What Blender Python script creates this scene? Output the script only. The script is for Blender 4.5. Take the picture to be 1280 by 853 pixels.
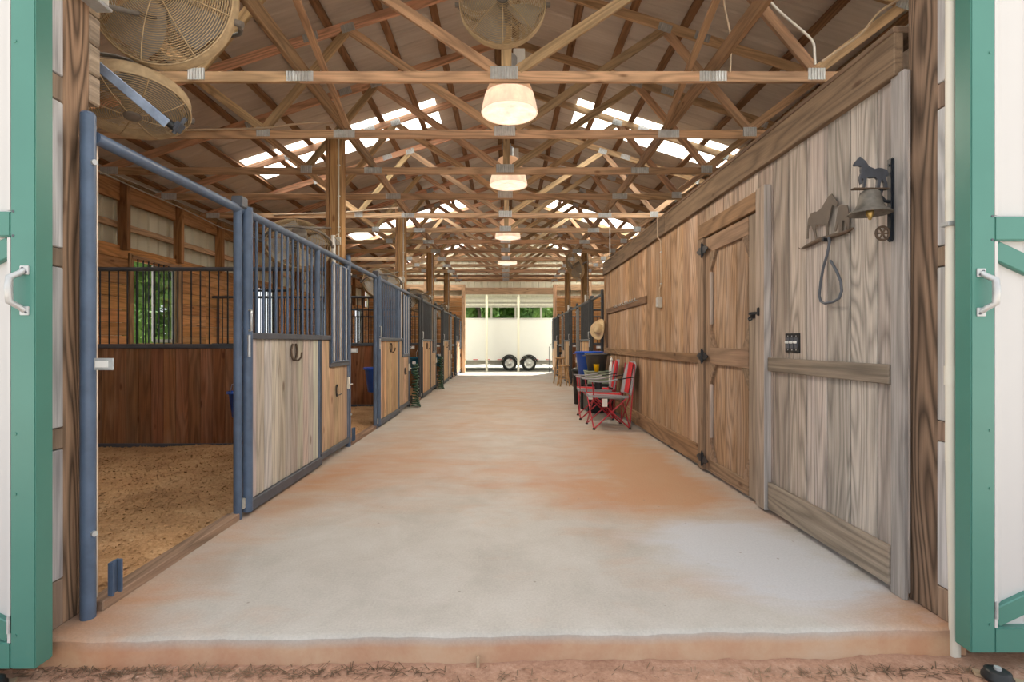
import bpy, bmesh, math, random
from mathutils import Vector, Matrix
random.seed(7)
for o in list(bpy.data.objects): bpy.data.objects.remove(o, do_unlink=True)
S = bpy.context.scene
COL = S.collection
# world axes: X to the right, Y down the aisle, Z up; slab top at z = 0
# ---------------------------------------------------------------- camera, sky, sun, exposure
cd = bpy.data.cameras.new('camera'); cam = bpy.data.objects.new('camera', cd); COL.objects.link(cam)
cam.location = (0, 0, 1.2); cam.rotation_euler = (math.pi/2, 0, 0)
cd.sensor_width = 36; cd.lens = 645/1280*36; cd.shift_x = 7/1280; cd.shift_y = 1.5/1280
cd.clip_start = .05; cd.clip_end = 400
S.camera = cam
w = bpy.data.worlds.new('sky'); S.world = w; w.use_nodes = True
bg = w.node_tree.nodes['Background']; bg.inputs[0].default_value = (.92, .96, 1.0, 1); bg.inputs[1].default_value = 1.0
sd = bpy.data.lights.new('sun', 'SUN'); sd.energy = 21.0; sd.angle = math.radians(1.0); sd.color = (1, .95, .87)
sun = bpy.data.objects.new('sun', sd); COL.objects.link(sun)
sun.rotation_euler = Vector((-.30, -.52, -1)).to_track_quat('-Z', 'Y').to_euler()
S.view_settings.view_transform = 'Standard'
try: S.view_settings.look = 'None'
except Exception: pass
S.view_settings.gamma = 1; S.view_settings.use_curve_mapping = False
S.view_settings.exposure = 0.6
LAMP_W = 90.0

# ---------------------------------------------------------------- materials
MAT = {}
def newmat(name):
    m = bpy.data.materials.new(name); m.use_nodes = True; MAT[name] = m
    nt = m.node_tree; b = nt.nodes['Principled BSDF']
    return m, nt, b
def N(nt, t, **kw):
    n = nt.nodes.new(t)
    for k, v in kw.items():
        if k in ('operation', 'blend_type', 'data_type', 'noise_dimensions', 'feature', 'bands_direction', 'wave_type'): setattr(n, k, v)
        else: n.inputs[k.replace('_', ' ')].default_value = v
    return n
def ramp(nt, fac, stops):
    r = nt.nodes.new('ShaderNodeValToRGB')
    while len(r.color_ramp.elements) < len(stops): r.color_ramp.elements.new(.5)
    for e, (p, c) in zip(r.color_ramp.elements, stops):
        e.position = p; e.color = tuple(c)+(1,) if len(c) == 3 else c
    nt.links.new(fac, r.inputs[0]); return r.outputs[0]
def mixc(nt, fac, a, b, mode='MIX'):
    m = nt.nodes.new('ShaderNodeMix'); m.data_type = 'RGBA'; m.blend_type = mode
    for s, v in ((0, fac), (6, a), (7, b)):
        if hasattr(v, 'links'): nt.links.new(v, m.inputs[s])
        else: m.inputs[s].default_value = v if s == 0 else (tuple(v)+(1,) if len(v) == 3 else v)
    return m.outputs[2]
def mth(nt, op, a, b=0.0, c=None):
    m = nt.nodes.new('ShaderNodeMath'); m.operation = op
    for i, v in enumerate((a, b) if c is None else (a, b, c)):
        if hasattr(v, 'links'): nt.links.new(v, m.inputs[i])
        else: m.inputs[i].default_value = v
    return m.outputs[0]
def bump(nt, b, h, strength=.3, dist=.01):
    n = nt.nodes.new('ShaderNodeBump'); n.inputs['Strength'].default_value = strength; n.inputs['Distance'].default_value = dist
    nt.links.new(h, n.inputs['Height']); nt.links.new(n.outputs[0], b.inputs['Normal'])
def coords(nt, scale, rnd=True):
    tc = nt.nodes.new('ShaderNodeTexCoord'); v = tc.outputs['Object']
    if rnd:
        oi = nt.nodes.new('ShaderNodeObjectInfo')
        cx = nt.nodes.new('ShaderNodeCombineXYZ')
        nt.links.new(mth(nt, 'MULTIPLY', oi.outputs['Random'], 37.0), cx.inputs[0])
        nt.links.new(mth(nt, 'MULTIPLY', oi.outputs['Random'], 91.0), cx.inputs[1])
        nt.links.new(mth(nt, 'MULTIPLY', oi.outputs['Random'], 53.0), cx.inputs[2])
        ad = nt.nodes.new('ShaderNodeVectorMath'); ad.operation = 'ADD'
        nt.links.new(v, ad.inputs[0]); nt.links.new(cx.outputs[0], ad.inputs[1]); v = ad.outputs[0]
    mp = nt.nodes.new('ShaderNodeMapping'); mp.inputs['Scale'].default_value = scale
    nt.links.new(v, mp.inputs[0]); return mp.outputs[0]
def noise(nt, vec, scale=1.0, detail=4, rough=.55, dist=0.0):
    n = nt.nodes.new('ShaderNodeTexNoise'); n.inputs['Scale'].default_value = scale; n.inputs['Detail'].default_value = detail
    n.inputs['Roughness'].default_value = rough; n.inputs['Distortion'].default_value = dist
    nt.links.new(vec, n.inputs['Vector']); return n.outputs['Fac']
def wood(name, rings=7.0, ringmix=.5, streak=.5, rough=.75, knots=True, patch=.25, patchcol=(.55, .52, .5), bmp=.25, fr=1.0):
    # grain runs along local X; the base tint is the object's own colour
    m, nt, b = newmat(name)
    oi = nt.nodes.new('ShaderNodeObjectInfo'); col = oi.outputs['Color']
    n1 = noise(nt, coords(nt, (.6*fr, 6.0*fr, 6.0*fr)), 1.0, 1.5, .5, .25)
    rg = mth(nt, 'SINE', mth(nt, 'MULTIPLY', n1, rings*2*math.pi))
    rg = mth(nt, 'POWER', mth(nt, 'MULTIPLY_ADD', rg, .5, .5), .6)
    n2 = noise(nt, coords(nt, (2.5, 110, 110)), 1.0, 5, .7)
    n3 = noise(nt, coords(nt, (1.2, 5, 5)), 1.0, 3, .6)
    g = mth(nt, 'MULTIPLY_ADD', rg, ringmix, 1-ringmix*.75)
    s = mth(nt, 'MULTIPLY_ADD', n2, streak*1.6, 1-streak*.8)
    v = mth(nt, 'MULTIPLY', g, s)
    rv = mth(nt, 'MULTIPLY_ADD', oi.outputs['Random'], .36, .82)
    v = mth(nt, 'MULTIPLY', v, rv)
    cx = nt.nodes.new('ShaderNodeCombineColor')
    for i in range(3): nt.links.new(v, cx.inputs[i])
    c = mixc(nt, 1.0, col, cx.outputs[0], 'MULTIPLY')
    if patch > 0:
        pf = ramp(nt, n3, [(.45, (0, 0, 0)), (.75, (patch,)*3)])
        c = mixc(nt, pf, c, mixc(nt, 1.0, cx.outputs[0], patchcol, 'MULTIPLY'))
    if knots:
        vo = nt.nodes.new('ShaderNodeTexVoronoi'); vo.inputs['Scale'].default_value = 1.0
        nt.links.new(coords(nt, (2.3, 6.0, 6.0)), vo.inputs['Vector'])
        kf = ramp(nt, vo.outputs['Distance'], [(.06, (.75,)*3), (.13, (0, 0, 0))])
        c = mixc(nt, kf, c, mixc(nt, 1.0, c, (.35, .25, .2), 'MULTIPLY'))
    nt.links.new(c, b.inputs['Base Color']); b.inputs['Roughness'].default_value = rough
    b.inputs['Specular IOR Level'].default_value = .25
    if bmp: bump(nt, b, v, bmp, .004)
    return m
wood('lumber', rings=9, ringmix=.4, streak=.6, patch=.18, patchcol=(.5, .36, .24), bmp=.15)
wood('plywood', rings=14, ringmix=.45, streak=.95, fr=.8, patch=.3, patchcol=(.62, .58, .54), knots=False, bmp=.3)
wood('treated', rings=17, ringmix=.85, streak=.8, fr=.9, patch=.0, bmp=.35)
wood('plank', rings=8, ringmix=.35, streak=.8, patch=.2, patchcol=(.42, .34, .27), bmp=.15)

def plain(name, col, rough=.5, metal=0.0, var=.12, scale=8.0, spec=.4, bmp=0.0, tint=False):
    m, nt, b = newmat(name)
    n = noise(nt, coords(nt, (scale,)*3), 1.0, 4, .6)
    f = ramp(nt, n, [(.25, (1-var,)*3), (.75, (1+var*.6,)*3)])
    if tint:
        oi = nt.nodes.new('ShaderNodeObjectInfo'); base = oi.outputs['Color']
    else: base = col
    c = mixc(nt, 1.0, f, base, 'MULTIPLY')
    nt.links.new(c, b.inputs['Base Color'])
    b.inputs['Roughness'].default_value = rough; b.inputs['Metallic'].default_value = metal
    b.inputs['Specular IOR Level'].default_value = spec
    if bmp: bump(nt, b, n, bmp, .004)
    return m
plain('stall_steel_skylit', (.095, .14, .22), .42, 0, .3, 6)  # stall paint near the doors, bluish sky reflection put into the colour
plain('stall_steel_shaded', (.055, .062, .07), .5, 0, .3, 6)  # same stall paint deeper in, darkened for the weaker sky reflection
plain('dark_steel', (.085, .095, .115), .5, 0, .3, 6)
plain('black_iron', (.018, .022, .03), .42, .2, .3, 30)
plain('rust_iron', (.105, .072, .05), .75, 0, .35, 25)
plain('bell_iron', (.15, .135, .115), .55, .3, .4, 30)
plain('galvanised', (.55, .57, .58), .42, .4, .2, 20)
plain('green_paint', (.072, .225, .185), .38, 0, .07, 3, .5)
plain('white_panel', (.56, .56, .56), .5, 0, .03, 3)
plain('cream_paint', (.72, .70, .62), .5, 0, .05, 3)
plain('cream_siding', (.62, .60, .47), .55, 0, .06, 2)
plain('white_plastic', (.8, .8, .78), .4, 0, .04)
plain('conduit_grey', (.50, .48, .43), .5, 0, .1)
plain('cable', (.55, .43, .31), .6, 0, .15)
plain('fan_wire', (.46, .345, .205), .7, 0, .25, 25)
plain('fan_body', (.17, .15, .13), .6, 0, .3, 15)
plain('fan_blade', (.30, .285, .26), .5, .1, .2, 10)
plain('strap_blue', (.30, .38, .52), .45, .2, .35, 14)
plain('plastic_blue', (.02, .12, .70), .35, 0, .08)
plain('plastic_teal', (.02, .18, .36), .4, 0, .08)
plain('plastic_black', (.016, .018, .02), .45, 0, .2)
plain('plastic_grey', (.10, .105, .105), .5, 0, .2)
plain('plastic_sage', (.30, .36, .26), .5, 0, .15)
plain('plastic_yellow', (.85, .52, .0), .35, 0, .05)
plain('red_tube', (.48, .035, .055), .35, .1, .08)
plain('fabric_red', (.55, .022, .03), .85, 0, .12, 30)
plain('fabric_grey', (.33, .34, .37), .9, 0, .15, 40)
plain('fabric_black', (.02, .02, .025), .9, 0, .15, 40)
plain('straw', (.62, .47, .28), .8, 0, .2, 30)
plain('stool_wood', (.50, .31, .15), .55, 0, .2, 12)
plain('hose_green', (.03, .085, .05), .45, 0, .3, 20)
plain('tyre', (.02, .021, .023), .75, 0, .2)
plain('alloy', (.55, .56, .58), .35, .6, .1)
plain('trailer_white', (.70, .715, .74), .35, 0, .02, 2, .5)
plain('tail_red', (.5, .03, .03), .4)
plain('tan_metal', (.48, .36, .24), .5, .2, .2)
plain('bark', (.10, .075, .055), .9, 0, .4, 12)
plain('rope', (.50, .40, .28), .9, 0, .2, 40)
plain('steel_cut', (.13, .105, .085), .7, 0, .25, 12)
plain('horse_iron', (.05, .055, .068), .5, 0, .3, 30)
plain('brass', (.45, .32, .12), .4, .7, .2)
# roof sheet underside
m, nt, b = newmat('roof_metal')
n1 = noise(nt, coords(nt, (.8, 2.2, .8)), 1.0, 4, .6, .4)
n2 = noise(nt, coords(nt, (1.0, 25, 1.0)), 1.0, 3, .6)
c = ramp(nt, n1, [(.3, (.44, .38, .33)), (.55, (.57, .51, .45)), (.8, (.68, .62, .56))])
c = mixc(nt, .25, c, ramp(nt, n2, [(.3, (.38, .32, .27)), (.7, (.72, .66, .60))]))
nt.links.new(c, b.inputs['Base Color']); b.inputs['Roughness'].default_value = .42; b.inputs['Specular IOR Level'].default_value = .5
# translucent fibreglass skylight
m = bpy.data.materials.new('skylight'); m.use_nodes = True; MAT['skylight'] = m; nt = m.node_tree; nt.nodes.clear()
o_ = nt.nodes.new('ShaderNodeOutputMaterial'); tl = nt.nodes.new('ShaderNodeBsdfTranslucent'); tl.inputs[0].default_value = (.93, .93, .90, 1)
df = nt.nodes.new('ShaderNodeBsdfDiffuse'); df.inputs[0].default_value = (.8, .8, .77, 1)
mx = nt.nodes.new('ShaderNodeMixShader'); mx.inputs[0].default_value = .05
nt.links.new(tl.outputs[0], mx.inputs[1]); nt.links.new(df.outputs[0], mx.inputs[2]); nt.links.new(mx.outputs[0], o_.inputs[0])
# lamp shade: dusty acrylic lit from within
def acrylic(name, col, em, tr):
    m = bpy.data.materials.new(name); m.use_nodes = True; MAT[name] = m; nt = m.node_tree; nt.nodes.clear()
    o_ = nt.nodes.new('ShaderNodeOutputMaterial')
    n = noise(nt, coords(nt, (9, 9, 5)), 1.0, 5, .65)
    c = ramp(nt, n, [(.3, tuple(x*.72 for x in col)), (.7, col)])
    tl = nt.nodes.new('ShaderNodeBsdfTranslucent'); nt.links.new(c, tl.inputs[0])
    df = nt.nodes.new('ShaderNodeBsdfDiffuse'); nt.links.new(c, df.inputs[0])
    tp = nt.nodes.new('ShaderNodeBsdfTransparent')
    e = nt.nodes.new('ShaderNodeEmission'); nt.links.new(c, e.inputs[0]); e.inputs[1].default_value = em
    m1 = nt.nodes.new('ShaderNodeMixShader'); m1.inputs[0].default_value = .5
    nt.links.new(tl.outputs[0], m1.inputs[1]); nt.links.new(df.outputs[0], m1.inputs[2])
    m2 = nt.nodes.new('ShaderNodeMixShader'); m2.inputs[0].default_value = tr
    nt.links.new(m1.outputs[0], m2.inputs[1]); nt.links.new(tp.outputs[0], m2.inputs[2])
    a = nt.nodes.new('ShaderNodeAddShader'); nt.links.new(m2.outputs[0], a.inputs[0]); nt.links.new(e.outputs[0], a.inputs[1])
    nt.links.new(a.outputs[0], o_.inputs[0])
acrylic('shade_top', (.78, .58, .40), .17, .04)
acrylic('shade_low', (.95, .81, .67), .31, .03)
acrylic('shade_lens', (.97, .86, .74), .45, .03)
m, nt, b = newmat('bulb'); b.inputs['Base Color'].default_value = (1, .9, .75, 1)
b.inputs['Emission Color'].default_value = (1, .82, .58, 1); b.inputs['Emission Strength'].default_value = 3
# concrete slab: pale trowelled concrete with red clay stains
m, nt, b = newmat('concrete')
tc = nt.nodes.new('ShaderNodeTexCoord'); P = tc.outputs['Object']
def mapv(sc, loc=(0, 0, 0)):
    mp = nt.nodes.new('ShaderNodeMapping'); mp.inputs['Scale'].default_value = sc; mp.inputs['Location'].default_value = loc
    nt.links.new(P, mp.inputs[0]); return mp.outputs[0]
sep = nt.nodes.new('ShaderNodeSeparateXYZ'); nt.links.new(P, sep.inputs[0])
fine = noise(nt, mapv((90, 90, 90)), 1, 3, .7)
mid = noise(nt, mapv((2.4, 2.0, 2.4)), 1, 6, .65, .3)
streaky = noise(nt, mapv((1.6, 3.6, 2)), 1, 6, .62, .5)
big = noise(nt, mapv((.8, .6, .8), (3.1, 1.7, 0)), 1, 5, .6, .5)
base = ramp(nt, mid, [(.25, (.38, .36, .335)), (.5, (.455, .435, .41)), (.8, (.53, .515, .50))])
def blob(x, y, rx, ry, amp):
    u = mth(nt, 'DIVIDE', mth(nt, 'SUBTRACT', sep.outputs[0], x), rx)
    v = mth(nt, 'DIVIDE', mth(nt, 'SUBTRACT', sep.outputs[1], y), ry)
    d = mth(nt, 'ADD', mth(nt, 'MULTIPLY', u, u), mth(nt, 'MULTIPLY', v, v))
    return mth(nt, 'MULTIPLY', mth(nt, 'POWER', 2.718, mth(nt, 'MULTIPLY', d, -1.0)), amp)
clay = blob(1.35, 5.2, .55, 1.5, .66)
for a in ((1.0, 4.0, .7, .55, .34), (-1.65, 3.9, .35, 1.2, .40), (1.8, 2.3, .35, .22, .5), (1.2, 2.6, .35, .2, .30), (-1.8, 2.25, .3, .4, .42), (-1.2, 5.4, .6, 1.6, .30), (.0, 8.5, 1.9, 3.0, .27), (.0, 14, 2.5, 5, .34), (.1, 4.6, 1.3, 1.1, .22)):
    clay = mth(nt, 'ADD', clay, blob(*a))
cl = mth(nt, 'ADD', clay, mth(nt, 'MULTIPLY_ADD', streaky, .85, -.46))
cl = mth(nt, 'ADD', cl, mth(nt, 'MULTIPLY_ADD', big, .7, -.33))
cf = ramp(nt, cl, [(.05, (0, 0, 0)), (.62, (.86,)*3)])
claycol = ramp(nt, big, [(.35, (.44, .28, .155)), (.65, (.46, .195, .085))])
warm = ramp(nt, mth(nt, 'MULTIPLY', sep.outputs[1], .06), [(.25, (.46, .25, .13)), (.55, (.43, .32, .20))])
c = mixc(nt, cf, base, mixc(nt, .55, claycol, warm))
# bluish-white patch along the wall by the tack room door
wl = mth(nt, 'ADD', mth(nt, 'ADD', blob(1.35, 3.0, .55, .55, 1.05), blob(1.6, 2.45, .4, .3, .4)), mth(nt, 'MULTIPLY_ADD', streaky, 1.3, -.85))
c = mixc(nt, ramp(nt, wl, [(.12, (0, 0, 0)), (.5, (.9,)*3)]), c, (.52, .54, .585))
pit = nt.nodes.new('ShaderNodeTexVoronoi'); pit.inputs['Scale'].default_value = 1.0; nt.links.new(mapv((6, 6, 6)), pit.inputs['Vector'])
c = mixc(nt, ramp(nt, pit.outputs['Distance'], [(.035, (.6,)*3), (.05, (0, 0, 0))]), c, (.2, .17, .15))
c = mixc(nt, .18, c, ramp(nt, fine, [(.3, (.22, .2, .18)), (.7, (.75, .72, .68))]), 'OVERLAY')
# edge face: clay splash
ef = ramp(nt, mth(nt, 'MULTIPLY', sep.outputs[2], -10.0), [(.12, (0, 0, 0)), (.55, (.8,)*3)])
c = mixc(nt, ef, c, ramp(nt, mid, [(.3, (.46, .19, .09)), (.55, (.55, .34, .2)), (.8, (.58, .43, .30))]))
nt.links.new(c, b.inputs['Base Color']); b.inputs['Roughness'].default_value = .62; b.inputs['Specular IOR Level'].default_value = .35
bump(nt, b, mth(nt, 'ADD', fine, mth(nt, 'MULTIPLY', mid, 2.0)), .12, .004)
def earth(name, stops, sc=3.0, fs=60.0, bmp=.6):
    m, nt, b = newmat(name)
    a = noise(nt, coords(nt, (sc,)*3, False), 1, 6, .65); f = noise(nt, coords(nt, (fs,)*3, False), 1, 4, .7)
    v = mth(nt, 'ADD', mth(nt, 'MULTIPLY', a, .6), mth(nt, 'MULTIPLY', f, .4))
    nt.links.new(ramp(nt, v, stops), b.inputs['Base Color']); b.inputs['Roughness'].default_value = .95
    b.inputs['Specular IOR Level'].default_value = .1
    bump(nt, b, f, bmp, .01); return m
earth('dirt', [(.3, (.26, .14, .095)), (.5, (.45, .27, .19)), (.7, (.60, .43, .33))])
earth('gravel', [(.3, (.28, .27, .255)), (.7, (.42, .405, .385))], 2, 30)
earth('yard', [(.3, (.22, .19, .16)), (.7, (.36, .32, .28))], 2, 30)
earth('shavings', [(.32, (.30, .165, .08)), (.5, (.52, .315, .16)), (.68, (.70, .47, .28))], 2.2, 45, 1.0)
earth('grass', [(.3, (.04, .08, .02)), (.7, (.13, .22, .05))], 1, 20)
def leafmat(name, a, b_):
    m, nt, b = newmat(name)
    n = noise(nt, coords(nt, (1.5,)*3, False), 1, 3)
    c = ramp(nt, n, [(.3, a), (.7, b_)]); nt.links.new(c, b.inputs['Base Color']); b.inputs['Roughness'].default_value = .6
    tl = nt.nodes.new('ShaderNodeBsdfTranslucent'); nt.links.new(c, tl.inputs[0])
    mx = nt.nodes.new('ShaderNodeMixShader'); mx.inputs[0].default_value = .35
    out = nt.nodes['Material Output']; nt.links.new(b.outputs[0], mx.inputs[1]); nt.links.new(tl.outputs[0], mx.inputs[2]); nt.links.new(mx.outputs[0], out.inputs[0])
leafmat('leaf', (.06, .15, .03), (.20, .34, .07))
leafmat('straw_bits', (.22, .14, .07), (.5, .38, .22))
leafmat('pine_straw', (.10, .065, .04), (.36, .26, .17))
# glass
m, nt, b = newmat('glass'); b.inputs['Transmission Weight'].default_value = 1; b.inputs['Roughness'].default_value = .02; b.inputs['Base Color'].default_value = (.93, .97, .96, 1)

# ---------------------------------------------------------------- helpers
def wloc(p):
    v = Vector((0, 0, 0))
    while p is not None: v += p.location; p = p.parent
    return v
def link(name, me, mat, parent=None, color=None):
    o = bpy.data.objects.new(name, me); COL.objects.link(o)
    if parent is not None: o.parent = parent
    if mat and len(me.materials) == 0: me.materials.append(MAT[mat])
    if color: o.color = tuple(color)+(1,)
    return o
def tag(o, label, cat, group=None, kind=None):
    o['label'] = label; o['category'] = cat
    if group: o['group'] = group
    if kind: o['kind'] = kind
    return o
def thing(name, label, cat, loc=(0, 0, 0), group=None):
    o = bpy.data.objects.new(name, None); COL.objects.link(o); o.location = loc; o.empty_display_size = .1
    return tag(o, label, cat, group)
def struct(name, loc=(0, 0, 0)):
    o = bpy.data.objects.new(name, None); COL.objects.link(o); o.location = loc; o['kind'] = 'structure'; o.empty_display_size = .1
    return o
def copy_tree(o, parent=None):
    c = o.copy(); COL.objects.link(c); c.parent = parent
    for ch in o.children: copy_tree(ch, c)
    return c
_mc = {}
def box_mesh(lx, ly, lz, bev, mat):
    key = ('b', round(lx, 3), round(ly, 3), round(lz, 3), round(bev, 4), mat)
    if key in _mc: return _mc[key]
    bm = bmesh.new(); bmesh.ops.create_cube(bm, size=1)
    for v in bm.verts: v.co = (v.co.x*lx, v.co.y*ly, v.co.z*lz)
    if bev: bmesh.ops.bevel(bm, geom=list(bm.edges), offset=min(bev, .3*min(lx, ly, lz)), segments=1, affect='EDGES')
    me = bpy.data.meshes.new('box'); bm.to_mesh(me); bm.free(); me.materials.append(MAT[mat]); _mc[key] = me
    return me
def cyl_mesh(r, L, n, mat, r2=None):
    key = ('c', round(r, 4), round(L, 3), n, mat, r2)
    if key in _mc: return _mc[key]
    mb = MB(); mb.cyl((-L/2, 0, 0), (L/2, 0, 0), r, n, r2)
    me = mb.mesh(); me.materials.append(MAT[mat]); _mc[key] = me
    return me
def frame(d, up=(0, 0, 1)):
    x = Vector(d).normalized(); u = Vector(up)
    if abs(x.dot(u)) > .98: u = Vector((1, 0, 0)) if abs(x.x) < .9 else Vector((0, 1, 0))
    y = u.cross(x).normalized(); z = x.cross(y)
    return Matrix((x, y, z)).transposed()
def bar(name, p0, p1, w, t, mat, parent=None, color=None, up=(0, 0, 1), bev=.004):
    """straight timber from p0 to p1 (world coords); w across, t along 'up'"""
    p0 = Vector(p0); p1 = Vector(p1); d = p1-p0
    o = link(name, box_mesh(round(d.length, 3), w, t, bev, mat), None, parent, color)
    o.rotation_euler = frame(d, up).to_euler(); o.location = (p0+p1)/2-wloc(parent)
    return o
def rod(name, p0, p1, r, mat, parent=None, n=8, r2=None):
    p0 = Vector(p0); p1 = Vector(p1); d = p1-p0
    o = link(name, cyl_mesh(r, round(d.length, 3), n, mat, r2), None, parent)
    o.rotation_euler = frame(d).to_euler(); o.location = (p0+p1)/2-wloc(parent)
    return o
class MB:
    def __init__(s): s.v = []; s.f = []; s.sm = []
    def add(s, vs, fs, smooth=False, M=None):
        k = len(s.v)
        for v in vs:
            v = Vector(v); s.v.append(tuple(M @ v if M is not None else v))
        for f in fs: s.f.append([i+k for i in f]); s.sm.append(smooth)
        return s
    def box(s, c, d, M=None):
        x, y, z = (q/2 for q in d); cx, cy, cz = c
        vs = [(cx+a*x, cy+b_*y, cz+e*z) for a in (-1, 1) for b_ in (-1, 1) for e in (-1, 1)]
        return s.add(vs, [(0, 1, 3, 2), (4, 6, 7, 5), (0, 4, 5, 1), (2, 3, 7, 6), (0, 2, 6, 4), (1, 5, 7, 3)], False, M)
    def bbox(s, c, d, bev=.005, M=None):
        bm = bmesh.new(); bmesh.ops.create_cube(bm, size=1)
        for v in bm.verts: v.co = (v.co.x*d[0], v.co.y*d[1], v.co.z*d[2])
        bmesh.ops.bevel(bm, geom=list(bm.edges), offset=bev, segments=2, affect='EDGES')
        bm.verts.index_update()
        vs = [v.co+Vector(c) for v in bm.verts]; fs = [[v.index for v in f.verts] for f in bm.faces]; bm.free()
        return s.add(vs, fs, False, M)
    def cyl(s, p0, p1, r, n=12, r2=None, caps=True, M=None):
        p0 = Vector(p0); p1 = Vector(p1); R = frame(p1-p0); r2 = r if r2 is None else r2
        vs = []
        for p, q in ((p0, r), (p1, r2)):
            for i in range(n):
                a = 2*math.pi*i/n; vs.append(p+R @ Vector((0, q*math.cos(a), q*math.sin(a))))
        s.add(vs, [(i, (i+1) % n, n+(i+1) % n, n+i) for i in range(n)], True, M)
        if caps:
            s.add(vs, [list(range(n))[::-1], list(range(n, 2*n))], False, M)
        return s
    def tube(s, pts, r, n=6, closed=False, M=None):
        pts = [Vector(p) for p in pts]; m = len(pts); vs = []; up = None
        for i, p in enumerate(pts):
            a = pts[i-1] if (i > 0 or closed) else p; b_ = pts[(i+1) % m] if (i < m-1 or closed) else p
            t = (b_-a).normalized()
            if up is None:
                up = Vector((0, 0, 1)) if abs(t.z) < .9 else Vector((1, 0, 0))
            y = up.cross(t).normalized(); z = t.cross(y); up = z
            rr = r[i] if isinstance(r, (list, tuple)) else r
            for k in range(n):
                g = 2*math.pi*k/n; vs.append(p+y*rr*math.cos(g)+z*rr*math.sin(g))
        fs = []
        for i in range(m if closed else m-1):
            j = (i+1) % m
            for k in range(n): fs.append((i*n+k, i*n+(k+1) % n, j*n+(k+1) % n, j*n+k))
        s.add(vs, fs, True, M)
        if not closed: s.add(vs, [list(range(n))[::-1], [(m-1)*n+k for k in range(n)]], False, M)
        return s
    def lathe(s, prof, n=24, M=None, smooth=True):
        vs = []; 
        for r, z in prof:
            for i in range(n):
                a = 2*math.pi*i/n; vs.append((r*math.cos(a), r*math.sin(a), z))
        fs = []
        for j in range(len(prof)-1):
            for i in range(n): fs.append((j*n+i, j*n+(i+1) % n, (j+1)*n+(i+1) % n, (j+1)*n+i))
        return s.add(vs, fs, smooth, M)
    def prism(s, poly, t, M=None):
        n = len(poly); vs = [(x, y, -t/2) for x, y in poly]+[(x, y, t/2) for x, y in poly]
        fs = [list(range(n))[::-1], list(range(n, 2*n))]+[(i, (i+1) % n, n+(i+1) % n, n+i) for i in range(n)]
        return s.add(vs, fs, False, M)
    def mesh(s, name='mesh'):
        me = bpy.data.meshes.new(name); me.from_pydata(s.v, [], s.f)
        me.polygons.foreach_set('use_smooth', s.sm); me.update()
        bm = bmesh.new(); bm.from_mesh(me); bmesh.ops.recalc_face_normals(bm, faces=list(bm.faces)); bm.to_mesh(me); bm.free()
        return me
    def build(s, name, mat, parent=None, loc=None, color=None):
        o = link(name, s.mesh(name), mat, parent, color)
        if loc is not None: o.location = loc
        return o
    def buildw(s, name, mat, parent=None, color=None):
        """vertices given in world coords"""
        L = wloc(parent); s.v = [tuple(Vector(v)-L) for v in s.v]
        return s.build(name, mat, parent, None, color)
def jit(c, a=.08):
    k = 1+random.uniform(-a, a); return tuple(min(1, x*k*(1+random.uniform(-a, a)*.3)) for x in c)
ORD = ['first', 'second', 'third', 'fourth', 'fifth', 'sixth', 'seventh', 'eighth', 'ninth', 'tenth', 'eleventh', 'twelfth', 'thirteenth', 'fourteenth', 'fifteenth', 'sixteenth']
C_TRUSS = (.54, .355, .215); C_BROWN = (.33, .20, .11); C_GREY = (.50, .44, .385); C_TAN = (.56, .36, .20); C_PINE = (.47, .235, .09)
C_OLD = (.245, .108, .052); C_WEATH = (.60, .53, .455); C_TREAT = (.20, .115, .07)

def corrugated(axis_len, width, pitch=.229, h=.019, along='x'):
    """ribbed sheet: ribs run along local X, sheet spans width in local Y, z = rib height"""
    ys = []; k = int(math.ceil(width/pitch))
    for i in range(k):
        y = i*pitch
        for dy, z in ((0, 0), (.02, h), (.045, h), (.065, 0)):
            if y+dy < width-1e-4: ys.append((y+dy, z))
    ys.append((width, 0))
    vs = [(x, y, z) for x in (0, axis_len) for y, z in ys]; n = len(ys)
    return vs, [(i, i+1, n+i+1, n+i) for i in range(n-1)]

# ---------------------------------------------------------------- setting: floor and ground
def make_floor():
    mb = MB(); n = 60
    def front(x): return 2.125+.024*x
    xs = [-1.93+3.86*i/n for i in range(n+1)]; rows = [0, .012, .03, .1, .5, 1.2, 3, 6, 10, 14, 18.15]
    vs = []
    for r in rows:
        for x in xs:
            fy = front(x)+.006*math.sin(x*9)+.004*math.sin(x*31); vs.append((x, fy+r if r < 18 else 20.4, {0: -.012, .012: -.003}.get(r, 0)))
    m = n+1; fs = [(j*m+i, j*m+i+1, (j+1)*m+i+1, (j+1)*m+i) for j in range(len(rows)-1) for i in range(n)]
    mb.add(vs, fs, True)
    vs = []
    for z in (-.012, -.05, -.14):
        for x in xs: vs.append((x, front(x)+.006*math.sin(x*9)+.004*math.sin(x*31), z))
    mb.add(vs, [(j*m+i, j*m+i+1, (j+1)*m+i+1, (j+1)*m+i) for j in range(2) for i in range(n)], True)
    for sx in (-1.93, 1.93): mb.add([(sx, front(sx), 0), (sx, 20.4, 0), (sx, 20.4, -.14), (sx, front(sx), -.14)], [(0, 1, 2, 3)])
    mb.add([(-1.93, 20.4, 0), (1.93, 20.4, 0), (1.93, 20.4, -.14), (-1.93, 20.4, -.14)], [(0, 1, 2, 3)])
    o = mb.build('floor', 'concrete'); o['kind'] = 'structure'
make_floor()
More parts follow.
